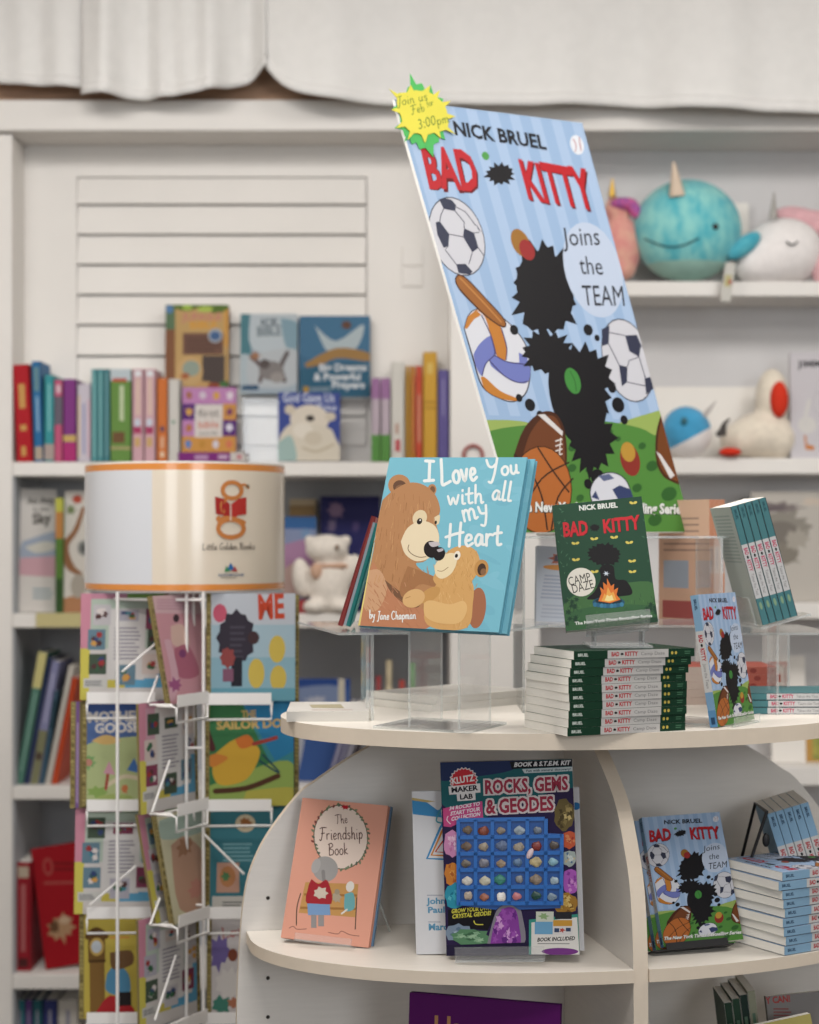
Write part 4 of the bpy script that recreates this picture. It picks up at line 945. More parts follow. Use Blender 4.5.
for y, lab, bg, a, x in ((701, 'slim picture book with a red title, yellow blobs and a dark coat, top right pocket', '#8fb8c8', de, 206), (806, 'slim green and blue picture book with a yellow coat at sea, second right pocket', '#3f7f8c', sd, 204.5), (913, 'teal slim picture book showing its back cover, third right pocket', '#3f7f8c', tl, 205), (1019, 'white slim picture book with flowers, lowest right pocket', '#d2ccc8', fl_, 206.5)):
    gold(lab, P(x, y, YR), LW, LH, 0.03, 0.04, bg, a)
gold('slim picture book with a gold foil edge behind the red titled book, top right pocket', P(208, 702, YR+0.012), LW+0.004, LH, 0.03, 0.04, '#8a7a4a', backcover(11))
gold('slim picture book with a gold foil edge behind the sea book, second right pocket', P(208, 807, YR+0.012), LW+0.004, LH, 0.03, 0.04, '#8a7a4a', backcover(12))
for y in (703, 809, 916, 1021): pocket((1, 0.03, 0), P(205, y, YR-0.02), 0.125)
wire(P(204, 834, 3.19), P(244, 874, 3.19))
# middle pockets, turned to the right
pk_ = Art([(75,90),(280,70),(320,640),(170,690)], bg='#d49aa4', seed=3)
pk_.rect(60,60,330,210,'#d8b4b8'); pk_.ell(190,240,12,26,'#3a2a30'); pk_.poly([(170,290),(215,280),(240,390),(180,400)],'#e0bcae',True); pk_.poly([(185,420),(235,400),(270,540),(200,560)],'#b86a80',True); pk_.line([(160,380),(190,560),(180,660)],24,'#dcb0bc'); pk_.ell(215,445,12,22,'#8a4a78'); pk_.star(190,600,26,34,.6,7,'#a85a8a',.2); pk_.bars(110,110,250,190,4,'#c494a4')
cr_ = Art([(85,520),(290,500),(300,1020),(170,1020)], bg='#d2ccaa', seed=4)
cr_.poly([(110,560),(290,540),(290,680),(130,680)],'#a8bcae',True); cr_.poly([(160,720),(210,690),(270,800),(280,980),(190,980)],'#c49a80',True); cr_.star(210,740,30,60,.7,8,'#a87a5c',.2); cr_.star(240,930,26,40,.7,8,'#c88a7a',.2)
ym = 1.17
def midbook(x, y, label, bg, a, yaw=1.13, lean=0.16, Y=3.125): return gold(label, P(x, y, Y), LW, LH, yaw, lean, bg, a, t=0.006)
midbook(168, 705, 'pink slim picture book turned to the right, top middle pocket', '#d49aa4', pk_, lean=0.2)
midbook(141, 815, 'slim book showing its many pictured back cover edge on, second middle pocket', '#b8a8a0', backcover(6), yaw=1.02, lean=0.03, Y=3.12)
midbook(172, 926, 'cream slim picture book turned to the right, third middle pocket', '#d2ccaa', cr_, lean=0.2)
midbook(156, 924, 'slim back cover tucked behind the cream book, third middle pocket', '#a89aa0', backcover(7), lean=0.2, Y=3.14)
midbook(140, 1032, 'slim book showing its back cover, lowest middle pocket', '#a89090', backcover(9), yaw=0.98, lean=0.02, Y=3.12)
for x, y in ((171, 706), (171, 815), (172, 926), (170, 1032)):
    pocket((math.cos(1.1), math.sin(1.1), 0), P(x, y, 3.10), 0.10)
    wire(P(150, y-1, 3.13), P(172, y-1, 3.10), 'pocket_rail')
wire(P(170, 760, 3.16), P(152, 812, 3.12)); wire(P(160, 898, 3.16), P(150, 925, 3.12)); wire(P(176, 955, 3.16), P(155, 1020, 3.10))

# ------------------------------------------------------------------ white display stand with oval top
TH = 0.1981; C0 = Vector((0.2688, 2.75, 0)); UX = Vector((math.cos(TH), math.sin(TH), 0)); FY = Vector((math.sin(TH), -math.cos(TH), 0))
TZ = 1.324; SZ = 0.9818; SZ2 = 0.632
stand = thing('display_stand', 'white laminate display stand with an oval top and curved shelves', 'display stand', axes((C0.x, C0.y, 0), UX, -FY, (0, 0, 1)))
# local: x along the panel, y to the back (front is -y), z up
def ell_pts(a, b, t0, t1, n): return [(a*math.cos(t0+(t1-t0)*i/n), b*math.sin(t0+(t1-t0)*i/n)) for i in range(n+1)]
EDGE = paint('laminate_edge_band', '#dbcdbb', 0.45, 0.4, noise=0.06, nscale=14)
m = MB(); m.prism(ell_pts(0.4772, 0.3129, 0, 2*math.pi, 120)[:-1], TZ-0.0235, TZ, LAMH, side=EDGE); m.build('tabletop', stand, bevel=0.0015)
Lp = [(-.29,.983),(-.339,.958),(-.382,.934),(-.425,.905),(-.451,.887),(-.497,.83),(-.524,.776),(-.537,.722),(-.544,.641),(-.548,.532),(-.55,.2),(-.55,-.31)]
PB = 0.06
Lp = [(-.27,.983),(-.329,.951),(-.373,.926),(-.417,.897),(-.443,.878),(-.49,.819),(-.518,.765),(-.531,.71),(-.538,.626),(-.542,.515),(-.545,.2),(-.545,-.31)]
Lp = smooth_pts(Lp, 5)
poly = [(x, z+DZ) for x, z in Lp]; poly += [(-.04-x, z+DZ) for x, z in reversed(Lp)]
m = MB(); m.prism(poly, -0.009-PB, 0.009-PB, LAM, M=Matrix(((1,0,0,0),(0,0,-1,0),(0,1,0,0),(0,0,0,1))), side=EDGE)
for x, y in ((268, 898), (268, 978), (268, 1017), (480, 1000)):
    d = Vector(((x-CX)/F, 1, -(y-CY)/F)); nn = -FY; t = (C0.dot(nn)+PB-0.0095)/Vector((d.x, d.y, 0)).dot(nn); q = d*t; q.z += EZ
    lx = (Vector((q.x, q.y, 0))-C0).dot(UX)
    m.add([(lx+0.0032*math.cos(k*math.pi/5), PB-0.0094, q.z+0.0032*math.sin(k*math.pi/5)) for k in range(10)], [tuple(range(10))], paint('peg_hole_dark', '#3a3532', 0.9, 0.1))
m.build('back_panel', stand)
Dp = [(.06,.983),(.145,.938),(.215,.889),(.258,.828),(.283,.773),(.296,.69),(.299,.6),(.30,.4),(.30,-.31)]
Dp = smooth_pts(Dp, 6)
dpoly = [(-d, z+DZ) for d, z in Dp]+[(PB-0.009, -.31+DZ), (PB-0.009, .983+DZ)]
m = MB(); m.prism(dpoly, -0.011, 0.011, LAM, M=Matrix(((0,0,1,0.006),(1,0,0,0),(0,1,0,0),(0,0,0,1))), side=EDGE)
m.build('divider', stand)
for zt_, a, b in ((SZ, .5267, .3034), (SZ2, .54, .31)):
    for sgn in (-1, 1):
        x0 = 0.006+sgn*0.0115
        pts = [p for p in ell_pts(a, b, -math.pi/2, -math.pi if sgn < 0 else 0, 50)]
        pts = [(x, y) for x, y in pts if (x < x0 if sgn < 0 else x > x0)]
        k = b*math.sqrt(1-(x0/a)**2)
        pg = [(x0, PB-0.0095), (x0, -k)]+[p for p in pts if p[1] < -0.0095]+[(sgn*a, -0.0095), (sgn*a, PB-0.0095)]
        m = MB(); m.prism(pg if sgn > 0 else pg[::-1], zt_-0.0185, zt_, LAMH, side=EDGE); m.build('shelf', stand)
m = MB(); m.prism(ell_pts(.50, .27, 0, 2*math.pi, 60)[:-1], 0.0, 0.08, LAM); m.build('plinth', stand)

# ------------------------------------------------------------------ the tilted poster and its starburst
Mp = pose((0.1705, 2.75, 1.2883+DZ), 0.6709, 0.338, 0.038)
pn = (Mp.to_3x3() @ Vector((0, -1, 0))).normalized(); po = Mp.translation
QP = [(394.4, 99.3), (582, 123), (692, 531.7), (519, 532.5)]
def on_poster(x, y, e=0.0):
    d = Vector(((x-CX)/F, 1, -(y-CY)/F)); o = Vector((0, 0, EZ)); t = (po-o).dot(pn)/d.dot(pn); return o+d*t+pn*e
Hinv = np.linalg.inv(homog(QP))
def poster_uv(u, v, e):
    r = Hinv @ np.array([u, v, 1.0]); return tuple(on_poster(r[0]/r[2], r[1]/r[2], e))
def soccer(a, cx, cy, rx, ry, rot, patches, white='#cbcbd2'):
    a.ell(cx, cy, rx*1.03, ry*1.03, '#2c2c38', rot); a.ell(cx, cy, rx, ry, white, rot)
INK_B = '#17161a'
def sport_cover():
    """sports cover: title, balls on a lawn, and a plain black ink splash in the middle"""
    a = Art(QP, seed=11, bg='#97b3d6')
    for i in range(9):
        u = 0.02+i*0.115; a.upoly([(u, 0.28), (u+0.055, 0.28), (u+0.055, 1), (u, 1)], '#a6bfde'); a.hold = True
    a.hold = False
    a.poly([(485,420),(520,421),(560,430),(600,428),(640,416),(670,408),(710,403),(710,560),(485,560)], '#97ad58', True)
    a.poly([(485,432),(510,427),(545,424),(600,421),(640,428),(660,436),(710,432),(710,570),(485,570)], '#4f8638', True)
    for x, y, r in ((572,448,4),(586,455,4),(572,468,4.5),(610,432,3),(605,438,3),(618,439,3),(642,446,4),(652,466,6),(637,488,5),(669,494,8),(580,498,4),(588,470,3),(560,430,3),(655,520,7),(630,508,4)):
        a.ell(x, y, r, r*0.85, '#2f5f2a', -30); a.hold = False
    a.text('NICK BRUEL', (454.5,134.5), (546.5,149.5), 13.5, '#1a1a20', 2, up=(-2.6,-13.2))
    for c, dx in (('#6a1018', 1.4), ('#bf1f28', 0)):
        a.text('BAD', (428+dx,187+dx), (481+dx,191+dx), 38, c, 2, up=(-8.5,-37.5), jit=0.03)
        a.text('KITTY', (527+dx,197+dx), (595+dx,210+dx), 39, c, 2, up=(-10,-37.5), jit=0.03)
    a.star(500,174,16,12,.72,13,INK_B,.1)
    a.ell(485.5,156,3.4,4.4,'#4f9a4a',-30)
    a.ell(577,145,6.5,10,'#dfe2ea',-18); a.line([(573,139),(576,145),(575,152)],.8,'#b04a4a'); a.line([(579,137),(580,144),(581,151)],.8,'#b04a4a')
    z = lambda L, ox, oy, s: [(ox+x/s, oy+y/s) for x, y in L]
    # top football
    soccer(a, 457, 236.5, 25.5, 40, -20, None)
    for pl in ([(345,405),(380,398),(420,410),(445,440),(440,475),(372,462)], [(325,540),(350,535),(405,610),(400,680),(372,690),(335,612)], [(492,575),(550,602),(576,690),(540,716),(485,625)], [(445,785),(500,783),(542,830),(522,846),(460,838)], [(560,548),(575,570),(590,598),(575,585)]):
        a.poly(z(pl,380,130,5.85), '#34384e')
    for pl in ([(372,462),(355,500),(350,535)], [(440,475),(492,540),(492,575)], [(405,610),(485,625)], [(400,680),(380,700),(445,785)], [(540,716),(520,785)], [(445,450),(500,480),(560,560)], [(576,690),(610,740)], [(550,602),(580,600)]):
        a.line(z(pl,380,130,5.85), 0.9, '#4a4a58', False)
    # volleyball
    V = lambda L: z(L,430,300,5.69)
    a.poly(V([(192,160),(215,88),(262,50),(330,62),(430,110),(540,240),(573,380),(554,520),(485,580),(400,565),(295,495),(240,330)]), '#3a2f34', True)
    a.poly(V([(197,160),(218,93),(262,56),(330,68),(427,115),(535,243),(567,380),(548,515),(482,573),(400,558),(300,488),(247,325)]), '#d5d6dd', True)
    a.poly(V([(197,160),(215,95),(262,56),(292,85),(250,110),(210,165)]), '#c27a2c'); a.poly(V([(262,56),(310,95),(345,200),(376,312),(432,342),(436,270),(412,180),(380,110),(330,66)]), '#c27a2c', True)
    a.poly(V([(247,310),(282,250),(345,203),(362,262),(366,312),(318,362),(296,432),(262,380)]), '#6f78bd', True); a.poly(V([(338,345),(366,314),(440,352),(560,368),(560,462),(500,472),(420,432),(350,378)]), '#6f78bd', True); a.poly(V([(505,298),(552,325),(560,372),(508,360)]), '#6f78bd')
    a.poly(V([(288,442),(312,440),(400,518),(500,562),(482,574),(400,560),(316,512)]), '#c27a2c', True)
    for pl in ([(345,203),(362,262),(366,312),(318,362),(296,432)], [(338,345),(420,430),(500,470),(560,462)], [(366,314),(440,352),(560,368)], [(376,312),(345,200),(292,85)], [(432,342),(436,270),(405,160)]): a.line(V(pl), 1.1, '#3f3a6a')
    # bat
    Bt = lambda L: z(L,420,200,5.12)
    a.poly(Bt([(178,400),(198,380),(242,403),(335,500),(434,612),(425,655),(330,592),(218,482),(183,430)]), '#4a2a18', True); a.poly(Bt([(185,405),(200,388),(240,410),(330,503),(428,615),(420,645),(330,583),(222,474),(190,430)]), '#9c5f28', True); a.line(Bt([(205,400),(320,520),(415,625)]), 1.5, '#bd7d3c')
    # second football, glove balls
    soccer(a, 627.5, 360.5, 23.5, 42, -17, None)
    T = lambda L: z(L,500,220,5.12)
    for pl in ([(520,560),(560,540),(556,635),(524,645)], [(640,592),(700,588),(722,640),(712,702),(662,672)], [(608,742),(652,752),(650,830),(624,852)], [(740,812),(780,800),(786,862),(748,896)]): a.poly(T(pl), '#34384e')
    for pl in ([(556,575),(640,592)], [(712,702),(660,720),(652,752)], [(556,635),(610,742)], [(722,640),(760,700)], [(712,702),(745,812)], [(650,830),(745,850)]): a.line(T(pl), 0.9, '#4a4a58', False)
    # plain ink splash
    a.star(545,290,36,50,.78,19,INK_B,.13); a.ell(545,290,28,40,INK_B,-14)
    a.star(548,352,30,24,.72,15,INK_B,.14); a.star(582,384,33,40,.76,17,INK_B,.12); a.star(592,438,24,38,.74,15,INK_B,.14); a.ell(575,400,24,50,INK_B,-16)
    for x, y, r in ((530,405,5),(519,398,3.2),(540,415,3.4),(618,405,6),(624,420,3.6),(612,388,4),(598,478,7),(588,484,4),(606,486,3),(514,330,4),(588,330,4.5),(597,338,2.6)): a.ell(x, y, r, r*1.3, INK_B, -20); a.hold = True
    a.hold = False
    a.ell(520.6,243,8.5,15,'#9c6a2a',-25); a.ell(527,250,7,11,'#9c2c2c',-25)
    a.ell(572.6,381,7.4,13.5,'#3f8a3c',-18); a.line([(570,371),(575,382),(576,392)],.9,'#2c642c')
    a.ell(593,270,28,49,'#bccae0',-16)
    a.text('Joins',(564.5,246),(601,245),16,'#1c1c22',0,up=(-2.5,-18)); a.text('the',(580.5,274),(604,275),15,'#1c1c22',0,up=(-2.5,-18)); a.text('TEAM',(583.5,305.5),(626,306),19,'#1c1c22',0,up=(-2.5,-20))
    # lower balls
    Q = lambda L: z(L,480,390,3.723)
    a.poly(Q([(125,245),(160,150),(212,92),(265,80),(303,118),(322,200),(320,310),(300,420),(150,420)]), '#4a2614', True); a.poly(Q([(160,240),(185,165),(225,110),(265,95),(295,125),(312,200),(308,300),(230,300)]), '#6f3d20', True)
    a.poly(Q([(214,92),(240,90),(308,155),(306,172)]), '#d5d2d0')
    for y in (185,203,222,240,258,275): a.line(Q([(280,y+6),(306,y-2)]), 1.2, '#e0dcd8', False)
    a.line(Q([(300,178),(292,285)]), 1.0, '#e0dcd8', False)
    a.ell(541,490,31,44,'#3a2010'); a.ell(541,490,30,43,'#b2642c')
    for pl in ([(128,240),(190,310),(230,400),(250,520)], [(215,215),(270,300),(330,380)], [(330,270),(230,330),(150,460)], [(345,330),(290,400),(265,520)]): a.line(Q(pl), 1.6, '#33201a')
    a.ell(630,460,9.5,16.5,'#8c2f26',-14); a.ell(628,452,7,10,'#b98c34',-14)
    a.poly(Q([(652,240),(657,150),(686,65),(705,75),(760,330),(700,335),(665,295)]), '#4a2614', True); a.poly(Q([(660,235),(665,155),(688,78),(705,90),(748,322),(705,325),(672,288)]), '#74401f', True); a.poly(Q([(655,228),(672,240),(725,318),(708,330)]), '#d5d2d0')
    a.ell(610,493,20.5,21,'#2c2c38'); a.ell(610,493,19.5,20,'#d0d2da'); a.poly(Q([(492,370),(520,355),(560,370),(570,400),(520,420)]), '#34406a'); a.poly(Q([(415,400),(430,375),(445,410)]), '#34406a'); a.poly(Q([(440,320),(480,312),(500,330),(460,340)]), '#5a6488')
    for dx, dy, c in ((.7,.7,'#1c2a1c'), (-.5,.5,'#1c2a1c'), (0,0,'#e2e4e0')): a.text('The New York Times Bestselling Series', (515+dx,511.5+dy), (685+dx,513.8+dy), 9.5, c, 2)
    return a
SPORT = sport_cover()
poster = thing('poster', 'tall tilted sports poster board with red title, standing on the clear riser', 'poster', on_poster(605, 532))
m = MB(); cs = [Vector(poster_uv(u, v, 0)) for u, v in ((0,0),(1,0),(1,1),(0,1))]; bk = [c-pn*0.006 for c in cs]
m.add(cs+bk, [(0,1,2,3), (7,6,5,4), (0,4,5,1), (1,5,6,2), (2,6,7,3), (3,7,4,0)], FOAM)
SPORT.emit(m, poster_uv); m.build('printed_board', poster, world=True)
m = MB(); bc0 = (cs[0]+cs[1])/2; up_ = ((cs[3]+cs[2])/2-bc0).normalized(); s1 = bc0+up_*0.34-pn*0.007
ft = Vector((bc0.x-pn.x*0.135, bc0.y-pn.y*0.135, TZ+0.284)); rt = (cs[1]-cs[0]).normalized()*0.05
m.add([s1-rt, s1+rt, ft+rt, ft-rt], [(0,1,2,3), (3,2,1,0)], FOAM)
def sol3(o): s = o.modifiers.new('thickness', 'SOLIDIFY'); s.thickness = 0.003; s.offset = -1
m.build('easel_strut', poster, world=True, mods=None)
# paper starburst taped to the corner
burst = thing('starburst_sign', 'yellow and green paper starburst with handwriting on the poster corner', 'sign', on_poster(421, 114, 0.004))
def burst_poly(cx, cy, tips, inner, e, mat, name, hand=None, seed=2):
    pts = []
    n = len(tips)
    for i, (x, y) in enumerate(tips):
        x2, y2 = tips[(i+1) % n]; pts.append((x, y)); mx, my = (x+x2)/2, (y+y2)/2
        pts.append((cx+(mx-cx)*inner, cy+(my-cy)*inner))
    m = MB(); f = [on_poster(x, y, e) for x, y in pts]; b = [on_poster(x, y, e-0.0008) for x, y in pts]; k = len(pts)
    c = on_poster(cx, cy, e); vs = f+b+[c]
    m.add(vs, [(i, 2*k, (i+1) % k) for i in range(k)]+[(i, (i+1) % k, k+(i+1) % k, k+i) for i in range(k)], mat)
    if hand:
        def fn(u, v, d):
            return tuple(on_poster(380+u*80, 160-v*90, e+d))
        hand.emit(m, fn)
    m.build(name, burst, world=True)
G7 = lambda L: [(380+x/2.56, 70+y/2.56) for x, y in L]
burst_poly(418, 118, G7([(75,10),(105,35),(128,40),(160,75),(165,180),(150,185),(135,225),(100,205),(80,192),(60,185),(62,172),(35,150),(50,130),(30,100),(45,60),(70,45)]), 0.84, 0.0022, paint('green_paper', '#4aa557', 0.7, 0.2, noise=0.05), 'green_layer')
ht = Art([(380,70),(460,70),(460,160),(380,160)], seed=2)
ht.hand('Join us', (395.5,107.5), (427,101), 9, '#6f8a2f', .1, up=(-1.5,-9)); ht.hand('Feb', (411,115.5), (424,112), 8.5, '#6f8a2f', .1); ht.hand('for', (426,108), (433,106), 7, '#6f8a2f', .1)
ht.text('3:00', (417,131), (435,126), 9, '#6f8a2f', 0, up=(-1.5,-10)); ht.hand('pm', (436,126.5), (449,123), 10, '#6f8a2f', .1)
burst_poly(421, 114, G7([(20,52),(45,62),(75,42),(85,55),(125,42),(125,62),(150,55),(150,80),(178,82),(168,108),(190,122),(172,140),(190,168),(160,158),(152,178),(130,165),(112,190),(92,165),(68,182),(68,155),(38,152),(52,125),(25,105),(40,88)]), 0.86, 0.0042, paint('yellow_paper', '#c9c048', 0.7, 0.2, noise=0.04), 'yellow_layer', ht)

# ------------------------------------------------------------------ things on the oval top
def zrot(o, yaw): return Matrix.Translation(Vector(o)) @ Matrix.Rotation(yaw, 4, 'Z') @ Matrix.Translation(-Vector(o))
# clear risers
R1 = riser('acrylic_riser', 'large clear acrylic box riser carrying the tilted poster', [
    ('top_plate', (0.18, 2.72, TZ+0.2785), (0.512, 3.03, TZ+0.2825)), ('side_plate', (0.18, 2.72, TZ), (0.184, 2.96, TZ+0.2785)),
    ('side_plate', (0.496, 2.72, TZ), (0.50, 2.96, TZ+0.2785)), ('shelf_plate', (0.184, 2.73, TZ+0.136), (0.496, 2.95, TZ+0.14))], base=(0.34, 2.85, TZ))
oc = Art([(250,130),(400,130),(430,545),(290,545)], bg='#b4bac6', seed=2)
oc.star(335,200,44,38,.7,8,'#b06a58',.2); oc.rect(310,180,370,215,'#5a5a66'); oc.ell(330,250,50,16,'#c98a4a'); oc.bars(290,290,390,430,7,'#9aa0ae'); oc.bars(300,450,390,530,4,'#a4aab6')
c = P(536, 622, 2.84)
book('paperback', 'grey blue paperback with an orange cartoon standing inside the large clear riser', pose((c.x, 2.84, TZ+0.1405), 0.2, 0.16, -0.06), 0.085, 0.128, 0.011, '#aab0bc', art=oc)
R2 = thing('acrylic_riser', 'clear acrylic stand under the teal bear picture book', 'riser', axes((-0.02, 2.50, TZ), (math.cos(-0.46), math.sin(-0.46), 0), (math.sin(0.46), math.cos(0.46), 0), (0, 0, 1)))
for pn_, lo, hi in (('base_plate', (-0.03, -0.015, 0), (0.125, 0.12, 0.004)), ('top_plate', (-0.05, -0.012, 0.1455), (0.18, 0.15, 0.1495)), ('side_plate', (0.02, 0.0, 0.004), (0.024, 0.11, 0.1455)), ('side_plate', (0.10, 0.0, 0.004), (0.104, 0.11, 0.1455)), ('lip', (-0.035, -0.016, 0.1455), (0.165, -0.012, 0.157))):
    m = MB(); m.sheet(lo, hi); m.build(pn_, R2)
R3 = thing('acrylic_riser', 'clear acrylic table riser under the red and teal edged books', 'riser', axes((-0.108, 2.596, TZ), (math.cos(0.235), math.sin(0.235), 0), (-math.sin(0.235), math.cos(0.235), 0), (0, 0, 1)))
for pn_, lo, hi in (('top_plate', (0.0, 0.0, 0.131), (0.11, 0.37, 0.135)), ('leg_plate', (0.050, 0.0, 0), (0.055, 0.035, 0.131)), ('leg_plate', (0.085, 0.20, 0), (0.09, 0.24, 0.131))):
    m = MB(); m.sheet(lo, hi); m.build(pn_, R3)
R4 = riser('acrylic_riser', 'clear acrylic riser on the right of the table under the peach books', [
    ('top_plate', (0.506, 2.80, TZ+0.120), (0.70, 3.07, TZ+0.124)), ('side_plate', (0.51, 2.80, TZ), (0.514, 3.02, TZ+0.120)), ('side_plate', (0.62, 2.80, TZ), (0.624, 3.0, TZ+0.120))], base=(0.57, 2.9, TZ))

# two copies of the teal bear book
lv_ = Art([(390,457),(527,457.6),(498.5,632),(358,626)], (350, 450), 4.31, bg='#79bdd1', seed=5)
lv_.lay += 1; lv_.hold = True
for i in range(22): lv_.ell(lv_.rnd.uniform(380,740), lv_.rnd.uniform(60,740), lv_.rnd.uniform(30,80), lv_.rnd.uniform(10,24), lv_.rnd.choice(['#80c2d5','#74b8cc']), lv_.rnd.uniform(-40,40)); lv_.lay += 1
lv_.hold = False
BR, BR2, BR3 = '#b98458', '#a7734a', '#c99564'
lv_.ell(213,150,48,46,BR); lv_.ell(215,156,29,27,'#6a4a36'); lv_.ell(222,168,26,20,'#8a6246'); lv_.ell(355,170,19,24,BR); lv_.ell(357,170,11,15,'#7a563c')
lv_.poly([(140,215),(185,175),(255,140),(320,150),(370,195),(390,260),(372,310),(385,390),(330,475),(285,490),(325,530),(375,555),(385,580),(350,625),(330,690),(320,770),(20,770),(60,620),(100,440),(115,330)], BR, True)
lv_.poly([(100,480),(150,560),(230,640),(330,700),(330,770),(20,770),(55,640)], '#c0805c', True); lv_.poly([(80,520),(130,520),(160,600),(120,690),(60,680)], '#cf9f78', True)
lv_.poly([(150,560),(175,610),(230,660),(290,680),(300,650),(230,620)], '#7a563e', True); lv_.poly([(250,500),(330,530),(385,560),(370,590),(300,580),(240,640),(215,600)], BR2, True)
R = lv_.rnd
lv_.hold = True; lv_.lay += 1
for i in range(150):
    x, y = R.uniform(110,370), R.uniform(175,560)
    if x < 130 and y < 300: continue
    dx, dy = (x-260)*0.06+R.uniform(-4,4), R.uniform(18,40); lv_.line([(x, y), (x+dx, y+dy)], 2.2, R.choice(['#a7734a','#c8925f','#b07c52','#9d6b45','#cc9a68']), False)
for i in range(70):
    x, y = R.uniform(70,320), R.uniform(560,760); lv_.line([(x, y), (x+R.uniform(6,24), y+R.uniform(14,34))], 2.2, R.choice(['#b07450','#ce9a74','#a86c4a','#c88c66']), False)
lv_.hold = False
lv_.ell(302,293,30,36,'#e3cfa9',25); lv_.poly([(220,395),(250,335),(310,305),(370,330),(385,395),(350,460),(290,480),(240,450)], '#ead8b6', True); lv_.poly([(365,290),(388,280),(385,315),(370,320)], '#e3cfa9', True)
lv_.ell(301,307,11,14,'#2a2220',25); lv_.ell(304,302,3.5,4,'#e8e4dc'); lv_.ell(371,312,5,8,'#2a2220',10)
lv_.ell(352,428,33,37,'#221c1e',-10); lv_.poly([(340,398),(375,395),(390,408),(360,418),(345,410)], '#c4bcc0', True); lv_.line([(255,408),(252,430),(270,450),(300,462),(330,460)],3,'#6a4f3c')
# young bear
YB1, YB2 = '#d6a463', '#e3b676'
lv_.ell(548,680,38,88,'#a76a4c',6); lv_.poly([(400,545),(460,530),(528,570),(530,660),(505,765),(370,770),(320,720),(355,610)], YB1, True)
lv_.poly([(375,520),(395,470),(440,425),(500,412),(548,440),(560,500),(530,560),(470,610),(400,600),(360,560)], YB1, True)
lv_.ell(567,510,30,38,'#c48f50',10); lv_.ell(568,514,18,26,'#4a3528',10); lv_.ell(575,525,12,15,'#8a6444',10)
lv_.hold = True; lv_.lay += 1
for i in range(90):
    x, y = R.uniform(390,550), R.uniform(430,600); lv_.line([(x, y), (x+R.uniform(-10,10), y+R.uniform(12,26))], 2, R.choice(['#c79453','#e2b577','#cf9c5a','#be8a4c']), False)
for i in range(50):
    x, y = R.uniform(370,510), R.uniform(600,750); lv_.line([(x, y), (x+R.uniform(-6,12), y+R.uniform(12,26))], 2, R.choice(['#c79453','#e2b577','#cf9c5a']), False)
lv_.hold = False
lv_.poly([(365,500),(400,455),(450,445),(462,480),(440,530),(400,555),(372,540)], '#eddab0', True); lv_.ell(463,455,14,20,'#efe6d4',15); lv_.ell(460,456,6.5,9,'#1f1a1a',15)
lv_.ell(386,448,25,30,'#221c1e',20); lv_.poly([(375,430),(398,424),(404,432),(384,440)], '#b8b0b4', True); lv_.line([(378,520),(400,522),(425,505)],2.5,'#8a6a44')
lv_.ell(345,625,52,26,'#c99656',-35); lv_.poly([(320,660),(350,648),(430,665),(490,650),(505,690),(470,745),(380,745),(325,715)], YB2, True); lv_.ell(276,640,50,38,'#ddaf74',-25); lv_.line([(240,640),(262,632)],2.5,'#a87a48')
WH = '#eef1ef'
lv_.hand('I', (322,134), (378,134), 88, WH, .15); lv_.hand('Love', (398,150), (556,128), 104, WH, .125); lv_.hand('You', (596,116), (732,100), 72, WH, .15)
lv_.hand('with', (424,238), (582,226), 78, WH, .125); lv_.hand('all', (612,214), (700,222), 80, WH, .13); lv_.hand('my', (492,308), (608,280), 92, WH, .115); lv_.hand('Heart', (424,416), (660,410), 96, WH, .125)
lv_.hand('by', (84,728), (110,728), 38, WH, .11); lv_.hand('Jane', (116,732), (172,732), 36, WH, .11); lv_.hand('Chapman', (180,732), (288,728), 36, WH, .11)
lv_.poly([(158,30),(166,30),(42,765),(30,765)], '#e3cf7c')
ML = pose((-0.0753, 2.5, 1.1567+DZ), -0.462, 0.348, -0.022)
bk1 = book('picture_book', 'front copy of the teal picture book with two hugging bears on its cover', ML, 0.225, 0.266, 0.010, '#66aec6', art=lv_, hard=True, group='teal bear picture books', flatpages=True)
M2 = ML @ Matrix.Translation((0.008, 0.0106, 0.0015))
dup(bk1, M2, 'rear copy of the teal bear picture book, peeking out on the right', 'teal bear picture books')
# red and teal edged books behind
spine_row(337.5, 342.5, 512, 626.5, 2.655, 'thin red edged picture book leaning left of the teal bear book', '#b24a48', bands=[], roll=0.30, depth=0.2, group='thin books leaning behind the bear book')
spine_row(343.2, 350.5, 520, 627.0, 2.655, 'thin book with teal spine and pale pages leaning beside the bear book', '#2f8a86', bands=[(0,1,.0,.35,'#a9b8c4')], roll=0.28, depth=0.2, group='thin books leaning behind the bear book')
# white books lying on the table
def lying_at(corner, yaw, L, depth, t, label, art=None, col='#e2ddd4', z=TZ, name='book', spine=None, group=None):
    o = Vector((corner[0]+L*math.cos(yaw), corner[1]+L*math.sin(yaw), z+t)); return book(name, label, flat(o, yaw), depth, L, t, col, art=art, spine=spine, group=group)
c = P(286.5, 721.5, 2.59); wa = Art(bg='#dedad2'); wa.upoly([(.3,.3),(.75,.35),(.7,.75),(.35,.7)], '#b4a98a'); wa.upoly([(.1,.2),(.2,.2),(.2,.7),(.1,.7)], '#c9b8b0')
lying_at((c.x, c.y), 0.03, 0.125, 0.155, 0.0155, 'white book lying flat at the left end of the oval top', wa, group='white books lying on the oval top')
lying_at((0.035, 2.735), 0.72, 0.235, 0.17, 0.0115, 'lower of two white books lying under the clear stand', group='white books lying on the oval top')
lying_at((0.043, 2.742), 0.74, 0.215, 0.16, 0.0115, 'upper of two white books lying under the clear stand', z=TZ+0.0117, group='white books lying on the oval top')

